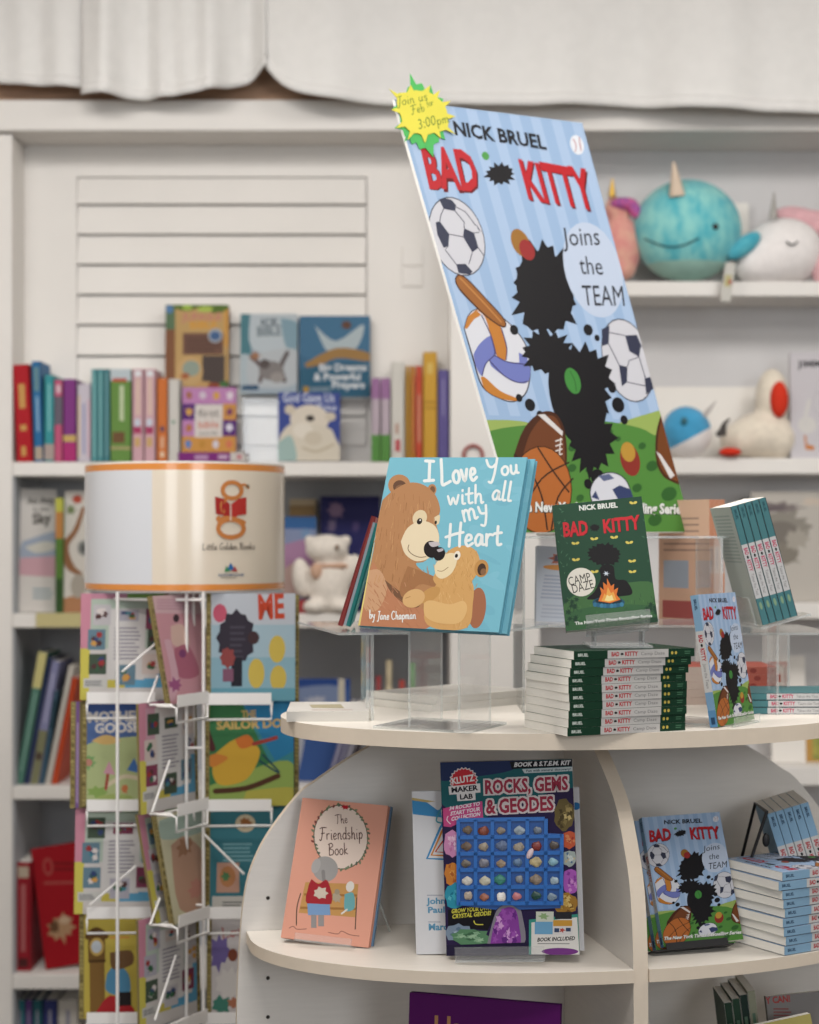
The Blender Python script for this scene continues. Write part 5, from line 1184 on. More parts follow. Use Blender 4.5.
# stack of dark green paperbacks
def spine_art(base, panel, p0, p1, sub, title_col='#c22a34', author='#d8e0d8', end=None, endcol=None):
    a = Art([(0,0),(190,0),(190,12),(0,12)], bg=base)
    a.text('BRUEL', (6,7.8), (22,7.8), 4, author, 2)
    a.rect(p0,0,p1,12,panel)
    tl_ = (p1-p0); a.text('BAD', (p0+tl_*.06,8.7), (p0+tl_*.19,8.7), 6, title_col, 2); a.star(p0+tl_*.235,5.8,3,2.2,.7,9,'#1a181c',.1); a.text('KITTY', (p0+tl_*.28,8.7), (p0+tl_*.49,8.7), 6, title_col, 2)
    a.text(sub, (p0+tl_*.54,8.2), (p0+tl_*.94,8.2), 4.6, '#7a7a78', 0)
    if end: 
        for (x0, x1, cc) in end: a.ell((x0+x1)/2, 6, (x1-x0)/2, 2.4, cc)
    return a
CG = '#173d2a'
camp_spine = spine_art(CG, '#cdcac6', 52, 148, 'Camp Daze', end=[(152,156,'#d0b850'),(158,162,'#d0b850')]); camp_spine.bars(174,3,184,9,2,'#4a7a5c')
stack0 = Vector((0.2223, 2.396, TZ)); yaw_s = 0.42; tS = 0.0119
rs = random.Random(3); first = None
ordn = ['lowest', 'second from the bottom', 'third from the bottom', 'fourth from the bottom', 'fifth from the bottom', 'fifth from the top', 'fourth from the top', 'third from the top', 'second from the top', 'topmost']
for i in range(10):
    dx = [0, .001, .0015, .003, .002, .002, .002, .003, .006, .010][i]+rs.uniform(-.0008, .0008); yw = yaw_s+[0, .01, -.005, .01, 0, -.01, .005, -.012, -.03, -.045][i]
    u = Vector((math.cos(yw), math.sin(yw), 0)); o = stack0+u*(0.195+dx)+Vector((0, 0, i*0.01195+tS))
    lab = f'dark green paperback, {ordn[i]} of the stack under the campfire book'
    if first is None: first = book('paperback', lab, flat(o, yw), 0.13, 0.195, tS-0.0002, CG, spine=camp_spine, group='stack of dark green paperbacks')
    else: dup(first, flat(o, yw), lab, 'stack of dark green paperbacks')
# campfire book on a clear easel
cd = Art([(552,506),(641,496),(658,622),(566,631)], (540, 490), 6.3, bg='#1f4732', seed=7)
cd.poly([(150,720),(250,640),(400,600),(520,585),(720,590),(730,790),(160,880)], '#3f6b3c', True); cd.poly([(160,780),(300,740),(560,720),(720,740),(735,800),(160,900)], '#34603a', True)
cd.lay += 1; cd.hold = True
for i in range(60): cd.line([(x0 := cd.rnd.uniform(150,730), y0 := cd.rnd.uniform(650,860)), (x0+cd.rnd.uniform(-14,14), y0-cd.rnd.uniform(10,30))], 3, cd.rnd.choice(['#2c5434','#4f7d46','#25482e']), False)
for i in range(40):
    x0 = cd.rnd.choice([cd.rnd.uniform(90,150), cd.rnd.uniform(630,690)]); y0 = cd.rnd.uniform(90,560); x0 += (y0-90)*0.12; cd.line([(x0, y0), (x0+cd.rnd.uniform(-16,16), y0-cd.rnd.uniform(4,16))], 3, '#4f8060', False)
for i in range(26):
    x0 = cd.rnd.choice([cd.rnd.uniform(150,240), cd.rnd.uniform(670,735)]); cd.star(x0, cd.rnd.uniform(690,850), 22, 22, .4, 7, '#1d3f2b', .2)
cd.hold = False
cd.text('NICK BRUEL', (245,131), (486,108), 30, '#e4e6e0', 2)
for dx, col in ((4, '#5a1218'), (0, '#cf2530')): cd.text('BAD', (146+dx,295+dx), (303+dx,278+dx), 82, col, 2, up=(-6,-82), jit=.03); cd.text('KITTY', (397+dx,270+dx), (625+dx,240+dx), 78, col, 2, up=(-8,-80), jit=.03)
cd.star(343,237,34,26,.7,11,'#131215',.12)
for x, y in ((222,335),(340,306),(465,296),(560,328),(225,438),(578,445),(580,512),(342,513),(585,78)):
    cd.ell(x-12,y+2,13,8,'#d6c358',25); cd.ell(x+12,y,13,8,'#d6c358',-25)
cd.star(400,405,112,76,.82,19,'#131215',.1); cd.poly([(370,500),(400,470),(460,480),(475,560),(540,570),(580,650),(500,670),(300,690),(340,640),(380,560)], '#131215', True)
cd.star(415,525,22,18,.35,6,'#cfd8e6',.1)
cd.ell(430,708,102,36,'#20506a'); cd.ell(430,698,84,22,'#17303a')
for i in range(9): cd.ell(345+i*21, 722+8*math.sin(i*.4), 13, 14, ['#2f6f92','#275f80','#3a7c9c'][i % 3])
cd.poly([(365,700),(385,650),(375,610),(400,630),(395,580),(420,600),(420,555),(445,605),(465,590),(462,630),(490,615),(480,660),(505,690),(440,712)], '#e0742c'); cd.poly([(385,698),(405,650),(415,665),(425,610),(445,650),(460,640),(480,692),(430,706)], '#eba648'); cd.poly([(405,695),(420,660),(435,670),(450,660),(462,692),(430,700)], '#f3dc90')
cd.ell(258,580,90,90,'#e3ddd0'); cd.text('CAMP', (182,605), (322,572), 54, '#33302c', 0); cd.text('DAZE', (205,652), (342,616), 54, '#33302c', 0)
cd.text('The New York Times Bestselling Series', (220,850), (706,800), 19, '#dfe3dc', 2)
MC = pose((0.2249, 2.45, 1.1512+DZ), -0.091, 0.342, 0.108)
campb = book('paperback', 'dark green campfire paperback standing on a clear easel on the stack', MC, 0.132, 0.194, 0.0119, CG, art=cd, group=None)
ez = thing('book_easel', 'clear acrylic easel on the green stack holding the campfire paperback', 'easel', (0.29, 2.47, TZ+0.12))
m = MB(); Me = MC @ Matrix.Translation((0, 0, -0.006)); m.sheet((0.028, -0.052, -0.001), (0.118, 0.016, 0.0025), Me); m.sheet((0.028, -0.055, -0.001), (0.118, -0.052, 0.010), Me); m.build('ledge', ez, world=True)
m = MB(); m.sheet((0.04, 0.0145, 0.0035), (0.10, 0.0170, 0.15), Me); m.build('back_plate', ez, world=True)
m = MB(); zb_ = TZ+0.1206; m.sheet((0.26, 2.45, zb_), (0.35, 2.56, zb_+0.003)); m.build('base_plate', ez, world=True)
m = MB(); m.sheet((0.268, 2.475, zb_+0.003), (0.271, 2.515, 1.4655)); m.sheet((0.338, 2.475, zb_+0.003), (0.341, 2.515, 1.4675)); m.build('support', ez, world=True)

# blue sports paperback at the right
BLUE = '#8fb8d8'
team_spine = spine_art(BLUE, '#d9d6d4', 52, 140, 'Joins the Team', author='#23405e')
team_spine.rect(140,0,166,12,'#7fa8cc'); team_spine.rect(166,0,190,12,'#5c92bf'); team_spine.rect(176,3,186,9,'#2a4a6c')
tr = book('paperback', 'blue sports paperback standing at the right of the green stack', pose((0.4522, 2.5012, 1.008+DZ), 0.953, 0.165, 0.003), 0.130, 0.196, 0.0125, BLUE, art=SPORT, spine=team_spine, group='blue sports paperbacks')
m = MB(); Me = pose((0.4522, 2.5012, TZ), 0.953, 0.0, 0); m.sheet((0.02, -0.016, 0.0005), (0.11, 0.10, 0.0028), Me); et = thing('book_easel', 'small clear easel under the blue sports paperback on the oval top', 'easel', (0.48, 2.53, TZ)); m.build('base_plate', et, world=True)
m = MB(); m.sheet((0.02, -0.018, 0.0005), (0.11, -0.016, 0.014), Me); m.build('lip', et, world=True)
m = MB(); Ml = pose((0.4522, 2.5012, TZ+0.003), 0.953, 0.165, 0) @ Matrix.Translation((0, 0.0135, 0)); m.sheet((0.03, 0, 0), (0.10, 0.0022, 0.12), Ml); m.build('back_plate', et, world=True)

# five teal paperbacks tilted in a clear holder
TEALB = '#4f868c'
test_spine = spine_art(TEALB, '#d5d4d4', 62, 148, 'Takes the Test', title_col='#d2476a', author='#2a5560'); test_spine.ell(160,6,6,2.2,'#8fb08a'); test_spine.poly([(0,0),(190,0),(190,.9),(0,.9)],'#1d4046'); test_spine.poly([(0,11.2),(190,11.2),(190,12),(0,12)],'#1d4046')
o5 = P(762.5, 625.5, 2.66); rl = -0.27; yw5 = 0.07; first = None
words5 = ['leftmost', 'second', 'middle', 'fourth', 'rightmost']
tback = Art(bg='#a9b0aa', seed=3)
for i in range(14): tback.upoly([(.1,.93-i*.03),(.85,.93-i*.03),(.85,.915-i*.03),(.1,.915-i*.03)], '#8f9a94'); tback.hold = True
for i in range(5):
    t5 = 0.0114
    M = axes((0, 0, 0), (0, 1, 0), (-math.cos(rl), 0, math.sin(rl)), (math.sin(rl), 0, math.cos(rl)))
    off = Vector((math.cos(rl), 0, -math.sin(rl)))*(t5*(i+1)+0.0002*i)
    M = Matrix.Translation(o5) @ Matrix.Rotation(yw5, 4, 'Z') @ Matrix.Translation(off) @ M
    lab = f'{words5[i]} of five tilted teal paperbacks in the clear holder'
    if first is None: first = book('paperback', lab, M, 0.13, 0.192, t5, TEALB, spine=test_spine, back=tback, group='teal paperbacks in the holder')
    else: dup(first, M, lab, 'teal paperbacks in the holder')
hd = thing('book_holder', 'clear acrylic holder with a sloping floor under the tilted teal paperbacks', 'book holder', (0.58, 2.72, TZ))
Mh = Matrix.Translation(o5) @ Matrix.Rotation(yw5, 4, 'Z') @ axes((0, 0, 0), (math.cos(rl), 0, -math.sin(rl)), (0, 1, 0), (math.sin(rl), 0, math.cos(rl)))
m = MB(); m.sheet((-0.006, -0.012, -0.0045), (0.075, 0.14, -0.0008), Mh); m.build('floor_plate', hd, world=True)
m = MB(); m.sheet((-0.006, 0.02, 0), (-0.003, 0.135, 0.045), Mh); m.build('side_plate', hd, world=True)
m = MB(); q = o5+Vector((0.03, 0.06, 0)); m.sheet((q.x-0.002, q.y-0.03, TZ), (q.x+0.002, q.y+0.04, q.z+0.002)); m.build('foot_plate', hd, world=True)
# peach books behind
PEACH = '#dba888'
ps = Art([(0,0),(190,0),(190,12),(0,12)], bg='#cf8f70'); ps.rect(70,1,110,11,'#d8c4b8'); ps.bars(72,3,108,9,2,'#4a4a6a'); ps.rect(178,0,190,12,'#b8604a')
pb_ = Art(bg='#dfb59a', seed=4)
for i in range(6): pb_.upoly([(.1,.86-i*.05),(.8,.86-i*.05),(.8,.845-i*.05),(.1,.845-i*.05)], '#a98a7c'); pb_.hold = True
pb_.hold = False; pb_.upoly([(.1,.3),(.6,.3),(.6,.52),(.1,.52)], '#a9b4c4'); pb_.upoly([(.08,.06),(.9,.06),(.9,.2),(.08,.2)], '#b05a58')
o3 = P(709, 634, 2.955); o3.z = TZ+0.1245; first = None
for i in range(3):
    M = Matrix.Translation(o3) @ Matrix.Rotation(0.62, 4, 'Z') @ Matrix.Translation((0.0128*(i+1), 0, 0)) @ axes((0, 0, 0), (0, 1, 0), (-1, 0, 0), (0, 0, 1))
    lab = ['peach paperback nearest the poster edge, its back cover turned to the room', 'middle peach paperback on the clear riser', 'peach paperback next to the tilted teal ones'][i]
    if first is None: first = book('paperback', lab, M, 0.125, 0.222, 0.0125, PEACH, spine=ps, back=pb_, group='peach paperbacks on the riser')
    else: dup(first, M, lab, 'peach paperbacks on the riser')
# teal and red stacks lying at the right end
o = P(728, 715.6, 2.70); first = None
for i in range(3):
    yw = [0.02, 0.015, 0.03][i]; oo = Vector((o.x+0.192+[0, .001, -.001][i], o.y+0.192*yw, TZ+0.0112*(i+1)))
    lab = ['lowest', 'middle', 'topmost'][i]+' teal paperback of the stack at the right end of the oval top'
    if first is None: first = book('paperback', lab, flat(oo, yw), 0.13, 0.192, 0.011, TEALB, spine=test_spine, group='teal paperbacks lying at the right')
    else: dup(first, flat(oo, yw), lab, 'teal paperbacks lying at the right')
rsn = Art([(0,0),(190,0),(190,12),(0,12)], bg='#cf6a58'); rsn.rect(20,0,130,12,'#d9c4b8'); rsn.ell(150,6,6,4,'#a84a40'); rsn.bars(120,4,126,8,1,'#8a5a50')
first = None
for i in range(5):
    oo = Vector((0.617+[-.002, .0, -.003, .004, -.003][i], 2.855, TZ+0.0127*(i+1)))
    lab = ['lowest', 'second from the bottom', 'middle', 'second from the top', 'topmost'][i]+' red paperback in the stack behind the teal stack'
    if first is None: first = book('paperback', lab, flat(oo, 0), 0.13, 0.185, 0.0125, '#c9604e', spine=rsn, group='red paperbacks lying at the right')
    else: dup(first, flat(oo, 0), lab, 'red paperbacks lying at the right')

# ------------------------------------------------------------------ things on the middle curved shelf
fb = Art([(302,797),(393,802),(369,945),(280.5,936.5)], (260, 680), 3.656, bg='#eba68e', seed=5)
fb.ell(300,570,102,118,'#f1dccd'); fb.ring(300,570,103,119,4,'#6a6450',n=40); fb.lay += 1; fb.hold = True
for i in range(44):
    a = 2*math.pi*i/44; fb.ell(300+104*math.cos(a)+fb.rnd.uniform(-5,5), 570+120*math.sin(a)+fb.rnd.uniform(-5,5), 7, 4, fb.rnd.choice(['#6a7a5a','#7a8a6a','#8a4a44','#5a6a58']), math.degrees(a)+40)
fb.hold = False
fb.star(319,458,18,10,.6,6,'#c0202c',.1); TXC = '#5f3c38'
fb.hand('The', (283,522), (330,516), 34, TXC, .08); fb.hand('Friendship', (222,584), (388,574), 46, TXC, .08); fb.hand('Book', (254,640), (330,634), 44, TXC, .08)
fb.poly([(165,740),(365,742),(352,862),(140,850)], '#cf9a58'); fb.rect(160,780,360,788,'#a8743c'); fb.rect(145,828,355,836,'#a8743c'); fb.line([(148,780),(134,830),(132,895)],4,'#5a4a3a'); fb.line([(358,790),(350,905)],4,'#5a4a3a')
fb.ell(240,690,48,46,'#a9a5a3'); fb.line([(232,700),(236,740),(244,760)],[14,12,7],'#8f8b8a'); fb.ell(205,680,16,28,'#b6b2b0',20)
fb.poly([(188,728),(215,745),(248,732),(262,815),(172,818),(175,760)], '#b02a34', True); fb.star(222,778,30,24,.7,7,'#dccbb8',.1); fb.poly([(172,816),(256,818),(258,856),(175,858)], '#7fa2cf'); fb.rect(186,856,206,902,'#9a9694'); fb.rect(212,856,234,896,'#9a9694')
fb.ell(333,752,15,20,'#e8e2da',20); fb.poly([(312,780),(345,775),(348,830),(312,838)], '#6fb0b4', True); fb.line([(320,835),(300,850)],6,'#e8e2da'); fb.star(282,790,18,24,.7,7,'#b8a890',.15); fb.ell(284,772,10,10,'#a89880')
fb.line([(105,905),(120,898),(135,908),(170,906)],3,'#9a6a5c'); fb.line([(250,917),(285,922),(300,912),(330,924),(365,928)],3,'#9a6a5c')
MF = pose((-0.1975, 2.618, 0.6721+DZ), -0.26, 0.34, -0.05)
book('picture_book', 'peach pink picture book with an elephant on a bench, left on the curved shelf', MF, 0.141, 0.217, 0.012, '#e29c84', art=fb, hard=True)
book('picture_book', 'slate blue book directly behind the peach pink elephant book', MF @ Matrix.Translation((0.001, 0.0126, 0.004)), 0.1425, 0.214, 0.007, '#6f8fae', hard=True)
ea = thing('book_easel', 'clear acrylic easel under the peach pink elephant book', 'easel', (-0.14, 2.62, SZ))
m = MB(); m.sheet((0.03, -0.022, -0.0035), (0.12, 0.05, -0.0012), MF); m.sheet((0.03, -0.024, -0.0035), (0.12, -0.022, 0.008), MF); m.build('ledge', ea, world=True)
m = MB(); m.sheet((0.04, 0.0225, 0.0045), (0.12, 0.0245, 0.13), MF); m.build('back_plate', ea, world=True)
m = MB(); a = MF @ Vector((0.12, 0.026, 0.11)); q = Vector((a.x+0.03, a.y+0.05, SZ+0.001)); m.tube([a, q], 0.0018, ACE, 6); m.build('rear_leg', ea, world=True)
# white book and the mineral kit
wf = Art([(411,791),(579,790),(585,952),(416,958)], (400, 740), 3.72, bg='#e2e2e6', seed=3)
wf.poly([(40,215),(150,238),(156,290),(45,276)], '#3f92cc'); wf.poly([(38,212),(150,232),(150,240),(38,222)],'#c9b070'); wf.poly([(100,232),(170,225),(170,252),(140,262)], '#e2e2e6')
wf.line([(175,290),(150,330),(100,445),(200,450)],9,'#3f92cc',False); wf.line([(180,310),(158,340),(117,432),(200,436)],8,'#d8842c',False); wf.line([(185,345),(132,420),(200,424)],7,'#c8472c',False); wf.line([(165,235),(135,300),(170,312)],6,'#4aa0b4')
wf.bars(100,580,165,592,1,'#b8bcc8'); wf.text('John', (102,618), (172,616), 22, '#5f9ec4', 2); wf.text('Paul', (103,652), (170,650), 22, '#5f9ec4', 2); wf.bars(105,682,165,692,1,'#b8bcc8'); wf.text('Marc', (106,718), (180,716), 24, '#5f9ec4', 2); wf.ell(655,255,16,14,'#2f7ab8')
book('picture_book', 'white picture book with blue names, half hidden behind the mineral kit', pose((0.0101, 2.541, SZ+0.001), -0.025, 0.055, 0.029), 0.25, 0.241, 0.010, '#dcdce0', art=wf, hard=True)
kt = Art([(440,759),(571.5,759),(581,953),(446,955)], (430, 750), 4.875, bg='#2a1f48', seed=6)
kt.poly([(40,35),(700,35),(705,180),(600,300),(300,330),(60,250)], '#1a5f66', True); kt.poly([(40,35),(420,35),(400,90),(200,120),(40,130)], '#1f2f5a', True); kt.poly([(260,320),(700,180),(720,420),(640,340)], '#2c2048', True)
kt.poly([(390,48),(692,45),(694,78),(400,84)], '#15141a'); kt.text('BOOK & S.T.E.M. KIT', (410,74), (680,70), 20, '#e2dfe0', 2, up=(4,-20)); kt.poly([(450,86),(695,80),(695,100),(462,106)], '#c4cfd2'); kt.text('Fun with mineral discovery!', (470,100), (685,96), 11, '#2a3a4a', 1)
kt.star(165,135,72,66,.88,22,'#e4dcdc'); kt.star(165,135,66,60,.88,22,'#cf2a34')
kt.text('KLUTZ', (108,152), (218,136), 30, '#efe8e6', 2); kt.poly([(90,162),(246,150),(248,194),(94,202)], '#e8e4e2'); kt.text('MAKER', (104,192), (234,182), 24, '#1c1c24', 2); kt.poly([(130,198),(222,192),(224,230),(134,234)], '#e8e4e2'); kt.text('LAB', (146,226), (210,222), 23, '#1c1c24', 2)
kt.poly([(62,268),(256,236),(262,330),(150,338),(100,360),(66,356)], '#cf4a86'); kt.text('34 ROCKS TO', (92,278), (244,256), 17, '#eee2ea', 2, up=(3,-17)); kt.text('START YOUR', (98,304), (244,282), 18, '#eee2ea', 2, up=(3,-18)); kt.text('COLLECTION', (102,330), (246,306), 18, '#eee2ea', 2, up=(3,-18)); kt.line([(88,305),(82,325),(100,345)],4,'#eee2ea')
for s1_, s2_, p0, p1, h in (('ROCKS, GEMS','',(268,200),(672,188),62), ('& GEODES','',(276,296),(604,284),64)):
    for dx in (-8,0,8):
        for dy in (-7,0,7): kt.text(s1_, (p0[0]+dx,p0[1]+dy), (p1[0]+dx,p1[1]+dy), h, '#e0d4d4', 2); kt.hold = True
    kt.hold = False; kt.text(s1_, p0, p1, h, '#a83048', 2)
def facet(cx, cy, rx, ry, base, tints, n=8, k=14):
    kt.star(cx, cy, rx, ry, .9, n, base, .1)
    for i in range(k):
        a = kt.rnd.uniform(0, 6.28); q = kt.rnd.uniform(0, .72); x, y = cx+rx*q*math.cos(a), cy+ry*q*math.sin(a)
        kt.star(x, y, rx*.22, ry*.2, .6, 4, kt.rnd.choice(tints), .3, a)
facet(655,310,50,80,'#6f6038',['#a8925a','#4f4226','#8a7848','#d0b878'],9,22); facet(108,445,46,68,'#d88fbc',['#e6b0d0','#c878a8','#efc8de']); facet(108,590,40,62,'#d98434',['#efb060','#b8622a','#e6a04a']); facet(122,700,54,70,'#2f9ab4',['#5cc0d0','#1f7a98','#3fb0c4'])
facet(680,430,38,46,'#cc5a3a',['#e08a5a','#a83a30']); facet(680,520,36,42,'#a8b4b0',['#d0d8d4','#5a7a9a','#c9b890']); facet(692,630,46,64,'#b45cc0',['#d890d8','#8f3fa0']); facet(668,740,62,56,'#a87a30',['#d0a850','#7a5420','#e0c070'],9,16)
kt.poly([(86,768),(318,745),(318,800),(285,870),(86,850)], '#17151c'); kt.text('GROW YOUR OWN', (102,786), (302,768), 20, '#d8d048', 2, up=(3,-20)); kt.text('CRYSTAL GEODE!', (106,812), (300,794), 20, '#d8d048', 2, up=(3,-20)); kt.line([(215,822),(225,840),(262,842)],5,'#d8d048')
facet(140,885,70,46,'#7f92a8',['#b0c0d0','#5f7890']); facet(200,905,100,44,'#5a8a64',['#86b08a','#3f6a4a','#a0c4a0'],9,20)
kt.poly([(280,945),(300,860),(330,770),(380,742),(430,750),(455,800),(460,945)], '#8a8490', True); kt.poly([(296,945),(312,860),(345,780),(390,755),(425,775),(440,850),(438,945)], '#8c3fa2', True)
for i in range(26): kt.star(kt.rnd.uniform(318,425), kt.rnd.uniform(775,935), 16, 22, .55, 5, kt.rnd.choice(['#b870c4','#6a2a86','#d8a0dc','#a050b4']), .3)
kt.poly([(488,818),(728,790),(740,990),(488,990)], '#3a9484'); kt.poly([(500,832),(722,806),(735,990),(500,990)], '#e4e0dc'); kt.rect(522,778,608,830,'#cfd4c4'); kt.star(560,800,26,18,.6,6,'#8fae7a',.2); kt.rect(615,780,696,815,'#2a2a30'); kt.rect(516,828,604,890,'#6fa8d0'); kt.rect(606,820,698,850,'#d09a3c'); kt.rect(606,850,700,892,'#dcd8d8'); kt.star(650,870,16,14,.5,5,'#c04a40',.2); kt.rect(612,860,636,880,'#3a4a6a'); kt.rect(668,858,692,876,'#3a4a6a')
kt.text('BOOK INCLUDED', (528,926), (712,918), 18, '#2a2a2e', 2, up=(3,-18)); kt.bars(530,932,715,942,1,'#8a8a8a'); kt.ell(640,975,90,18,'#7a3a8a'); kt.poly([(70,945),(488,930),(488,1005),(70,1005)],'#241c3c')
wk, hk, tk = 0.195, 0.283, 0.018
MK = pose((0.0545, 2.5094, SZ+0.0065), -0.129, 0.064, 0.041)
kit = thing('mineral_kit', 'boxed rocks and gems kit with a blue tray of stones, on the curved shelf', 'craft kit', MK)
m = MB(); m.box((0, 0, 0), (wk, tk, hk), ink('#e0dcd8')); kt.emit(m, lambda u, v, e: (u*wk, -e, v*hk)); m.build('box', kit)
def kx(x, y): u, v = kt.map((x, y)); return u*wk, v*hk
TB = paint('blue_tray_plastic', '#2866b2', 0.3, 0.5, coat=0.3, noise=0.05); TBd = paint('blue_tray_well_shade', '#1f4f92', 0.35, 0.5, noise=0.08)  # wells are a darker copy of the tray blue, recess shade put into colour
m = MB(); E0 = -0.0042
xs = [140, 225, 308, 390, 478, 568, 645]; ysr = [325, 410, 490, 570, 655, 735]
outline = [kx(140,325), kx(560,322), kx(575,395), kx(645,400), kx(642,760), kx(440,768), kx(400,742), kx(360,742), kx(325,768), kx(140,745)]
m.add([(x, E0+0.0022, z) for x, z in outline]+[(x, -0.0012, z) for x, z in outline], [tuple(range(len(outline)-1, -1, -1)), ], TBd)
def bar(p, q, w):
    (x0, z0), (x1, z1) = kx(*p), kx(*q); d = Vector((x1-x0, 0, z1-z0)).normalized(); nn = Vector((-d.z, 0, d.x))*w/2
    a, b = Vector((x0, 0, z0)), Vector((x1, 0, z1)); pr = [a+nn, b+nn, b-nn, a-nn]
    f = [v+Vector((0, E0-0.001, 0)) for v in pr]; g = [v+Vector((0, E0+0.0025, 0)) for v in pr]
    m.add(f+g, [(0,1,2,3), (0,4,5,1), (1,5,6,2), (2,6,7,3), (3,7,4,0)], TB)
for i, x in enumerate(xs): bar((x, 325 if i < 6 else 400), (x, 745 if i not in (3,) else 740), 0.0055)
for j, y in enumerate(ysr): bar((140, y), (562 if j == 0 else 645, y), 0.0055)
tray = m.build('tray', kit)
stc = ['#7a6a5a','#8a4a3a','#8f8478','#9aa8b4','#6f7a8a','#4a4440','#7a6658','#a89a88','#6a7a9a','#b0a494','#8a3a34','#5a4f48','#6f665c','#7a7a86','#a8927a','#6a86a8','#c4b48a','#8ab4c4','#d0ccc4','#c8c4b0','#3f8a7a','#8a8c90','#8f7f70','#a0b4c0','#b8a898','#a86a54','#e8e2dc','#c87a80','#1f4a40','#7f94a8']
for k in range(30):
    r_, c_ = divmod(k, 6)
    if r_ == 0 and c_ == 5: continue
    cx_, cy_ = (xs[c_]+xs[c_+1])/2+kt.rnd.uniform(-6,6), ysr[r_+1]-34+kt.rnd.uniform(-4,6)
    x, z = kx(cx_, cy_); m = MB(); rad = 0.0073*kt.rnd.uniform(.8,1.15); sd = kt.rnd.uniform(0, 6)
    bmm = bmesh.new(); bmesh.ops.create_icosphere(bmm, subdivisions=2, radius=1.0)
    vs = [((v.co.x*(1+.25*math.sin(3*v.co.y+sd)))*rad+x, v.co.y*rad*0.4+E0+0.001, v.co.z*(1+.2*math.sin(4*v.co.x+sd))*rad*.9+z) for v in bmm.verts]; fs = [tuple(v.index for v in f.verts) for f in bmm.faces]; bmm.free()
    m.add(vs, fs, paint('stone_'+stc[k][1:], stc[k], 0.4, 0.5, noise=0.35, nscale=140), False); m.build('stone', tray)
x, z = kx(492, 492); m = MB(); m.ellipsoid((0, 0, 0), (0.0045, 0.003, 0.0085), paint('stone_pink', '#dcc4c8', 0.4, noise=0.1), 8, 6, M=Matrix.Translation((x, E0-0.001, z)) @ Matrix.Rotation(0.5, 4, 'Y')); m.build('stone', tray)
ks = thing('book_easel', 'clear acrylic stand with a front lip holding the mineral kit', 'easel', (0.15, 2.49, SZ))
Mk = MK @ Matrix.Translation((0, 0, 0))
m = MB(); m.sheet((0.015, -0.022, -0.0055), (0.145, 0.05, -0.0022), Mk); m.sheet((0.015, -0.0245, -0.0055), (0.145, -0.022, 0.016), Mk); m.build('ledge', ks, world=True)

# blue sports paperbacks, lower right
MG = pose((0.3793, 2.5444, 0.6751+DZ), 0.257, 0.383, 0.027)
for i in range(3):
    M = MG @ Matrix.Translation((-0.0075*i, 0.0131*i, -0.002*i))
    dup(tr, M, ['front blue sports paperback leaning on the right curved shelf', 'second blue sports paperback behind the front one', 'rearmost of three leaning blue sports paperbacks'][i], 'blue sports paperbacks')
eb = thing('book_easel', 'black wire easel under the leaning blue sports paperbacks', 'easel', (0.42, 2.56, SZ))
m = MB(); m.box((-0.022, -0.008, -0.0065), (0.11, 0.044, -0.0045), BLACKM, MG); m.box((0.0, -0.010, -0.0065), (0.10, -0.008, 0.004), BLACKM, MG); m.build('ledge', eb, world=True)
m = MB(); m.box((0.02, 0.0395, -0.004), (0.10, 0.0415, 0.13), BLACKM, MG); a = MG @ Vector((0.06, 0.042, 0.12)); m.tube([a, (a.x-0.012, a.y+0.055, SZ+0.002)], 0.003, BLACKM, 6); m.build('back_plate', eb, world=True)
# stack of nine
cb_ = '#86b2d4'
o9 = Vector((0.557, 2.534, SZ)); yw9 = 0.55
for i in range(9):
    yw = yw9+[0, .01, -.015, .02, 0, .015, -.02, -.06, -.03][i]; ox = [0, .003, -.001, -.003, .001, -.002, -.004, -.011, -.004][i]
    u = Vector((math.cos(yw), math.sin(yw), 0)); oo = o9+u*(0.196+ox)+Vector((0, 0, 0.01385*(i+1)))
    lab = 'blue sports paperback, '+['lowest', 'second from the bottom', 'third from the bottom', 'fourth from the bottom', 'middle', 'fourth from the top', 'third from the top', 'second from the top', 'topmost'][i]+' in the stack on the curved shelf'
    dup(tr, flat(oo, yw), lab, 'stack of blue sports paperbacks')
# five standing behind, tilted
rl = -0.30; o6 = P(767, 808, 2.665); base6 = Vector((o6.x+0.194*math.sin(-rl)*1.0, 2.665, SZ+0.002))
for i in range(5):
    M = axes((0, 0, 0), (0, 1, 0), (-math.cos(rl), 0, math.sin(rl)), (math.sin(rl), 0, math.cos(rl)))
    M = Matrix.Translation(base6) @ Matrix.Rotation(-0.04, 4, 'Z') @ Matrix.Translation(Vector((math.cos(rl), 0, -math.sin(rl)))*0.0135*(i+1)) @ M
    dup(tr, M, ['leftmost', 'second', 'middle', 'fourth', 'rightmost'][i]+' of five tilted blue sports paperbacks behind the stack', 'tilted blue sports paperbacks')
be = thing('bookend', 'black wire bookend propping the tilted blue paperbacks behind the stack', 'bookend', (0.53, 2.68, SZ))
m = MB(); a = P(767, 812, 2.65); b = P(749, 866, 2.65); m.tube([(a.x, 2.652, a.z), (b.x, 2.652, b.z), (b.x-0.02, 2.652, SZ+0.003)], 0.0026, BLACKM, 6); m.tube([(a.x, 2.652, a.z), (a.x, 2.74, a.z), (b.x-0.02, 2.74, SZ+0.003)], 0.0026, BLACKM, 6); m.build('wire', be, world=True)
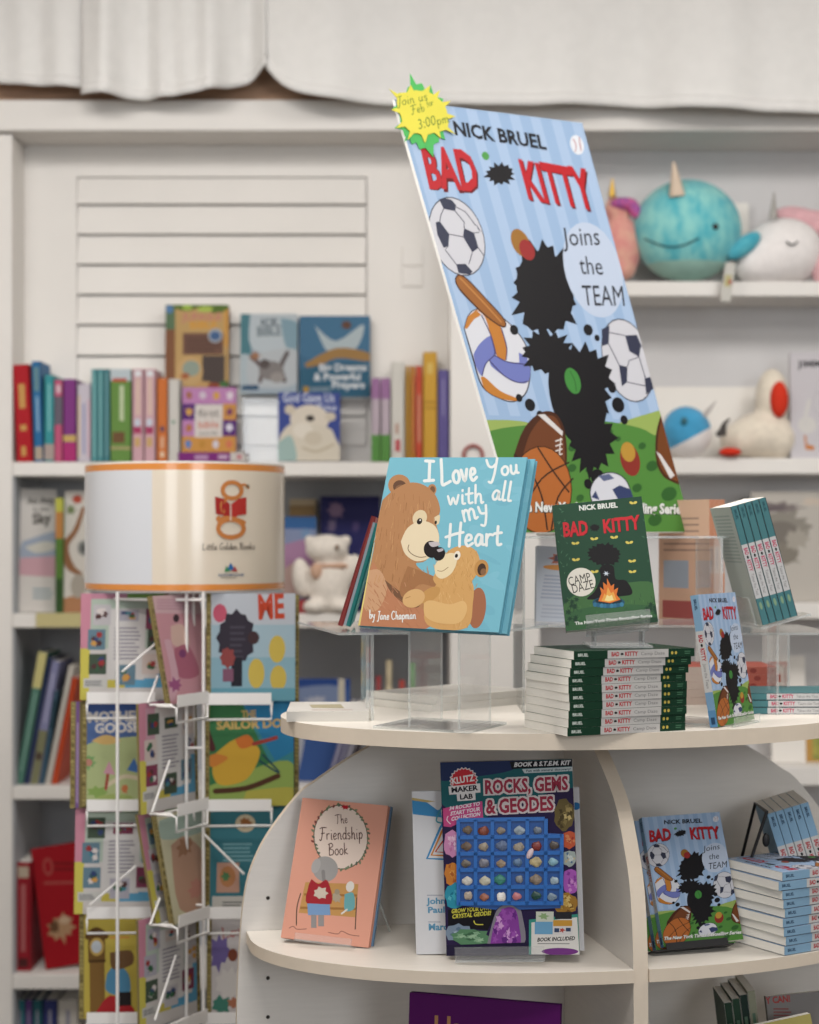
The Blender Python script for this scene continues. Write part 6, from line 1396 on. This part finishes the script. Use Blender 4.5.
m = MB(); q = P(766, 840, 2.66); m.ellipsoid((0, 0, 0), (0.006, 0.003, 0.011), BLACKM, 12, 8, M=Matrix.Translation(q)); m.build('clip', be, world=True)

# ------------------------------------------------------------------ lowest curved shelf
pu = Art([(411,993.4),(560,1003.5),(548,1190),(402,1175)], (390, 960), 4.55, bg='#5c1064', seed=2)
pu.text('Ha', (196,330), (330,336), 84, '#c08a5a', 1)
pl = P(411, 993.4, 2.53)
book('picture_book', 'deep purple book with gold lettering on the lowest curved shelf', pose((pl.x-0.012, 2.50, SZ2+0.001), -0.27, 0.09, -0.01), 0.226, 0.2985, 0.014, '#520e5a', art=pu, hard=True)
ca = Art([(590,430),(1290,360),(1400,1800),(700,1870)], bg='#8f8a88', seed=3)
ca.text('Y CAN!', (592,490), (800,470), 52, '#b8403c', 2); ca.bars(650,520,820,680,6,'#9a5a58'); ca.star(560,560,40,40,.6,7,'#5a5a64',.2)
cx2 = P(789, 990, 2.58)
book('paperback', 'grey paperback with red lettering on the lowest curved shelf', pose((cx2.x, 2.60, SZ2+0.001), 0.05, 0.15, 0.08), 0.13, 0.265, 0.012, '#8a8684', art=ca)
ye = Art(bg='#b8ab62', seed=3); ye.upoly([(.45,.90),(.85,.92),(.85,.86),(.45,.84)], '#4a4434'); ye.upoly([(.1,.55),(.9,.58),(.9,.4),(.1,.38)], '#8a5a3a')
cy2 = P(763, 1019, 2.53)
book('paperback', 'mustard yellow paperback in front of the grey one, lowest curved shelf', pose((cy2.x, 2.53, SZ2+0.001), 0.15, 0.12, 0.16), 0.125, 0.238, 0.012, '#a89c58', art=ye)
for i in range(4):
    spine_row(745+i*8.2, 745+i*8.2+7.6, 1001-i*4.0, 1176, 2.66, ['leftmost dark green spine on the lowest curved shelf', 'second dark green spine on the lowest curved shelf', 'third dark spine, beside the pale one on the lowest curved shelf', 'pale spined paperback beside the dark green ones, lowest curved shelf'][i], ['#2f4a3a','#34503e','#2c3f38','#a8a890'][i], bands=[(.12,.4,.3,.7,'#6a8a74')], roll=-0.12, group='spines on the lowest curved shelf', hard=False, depth=0.10)
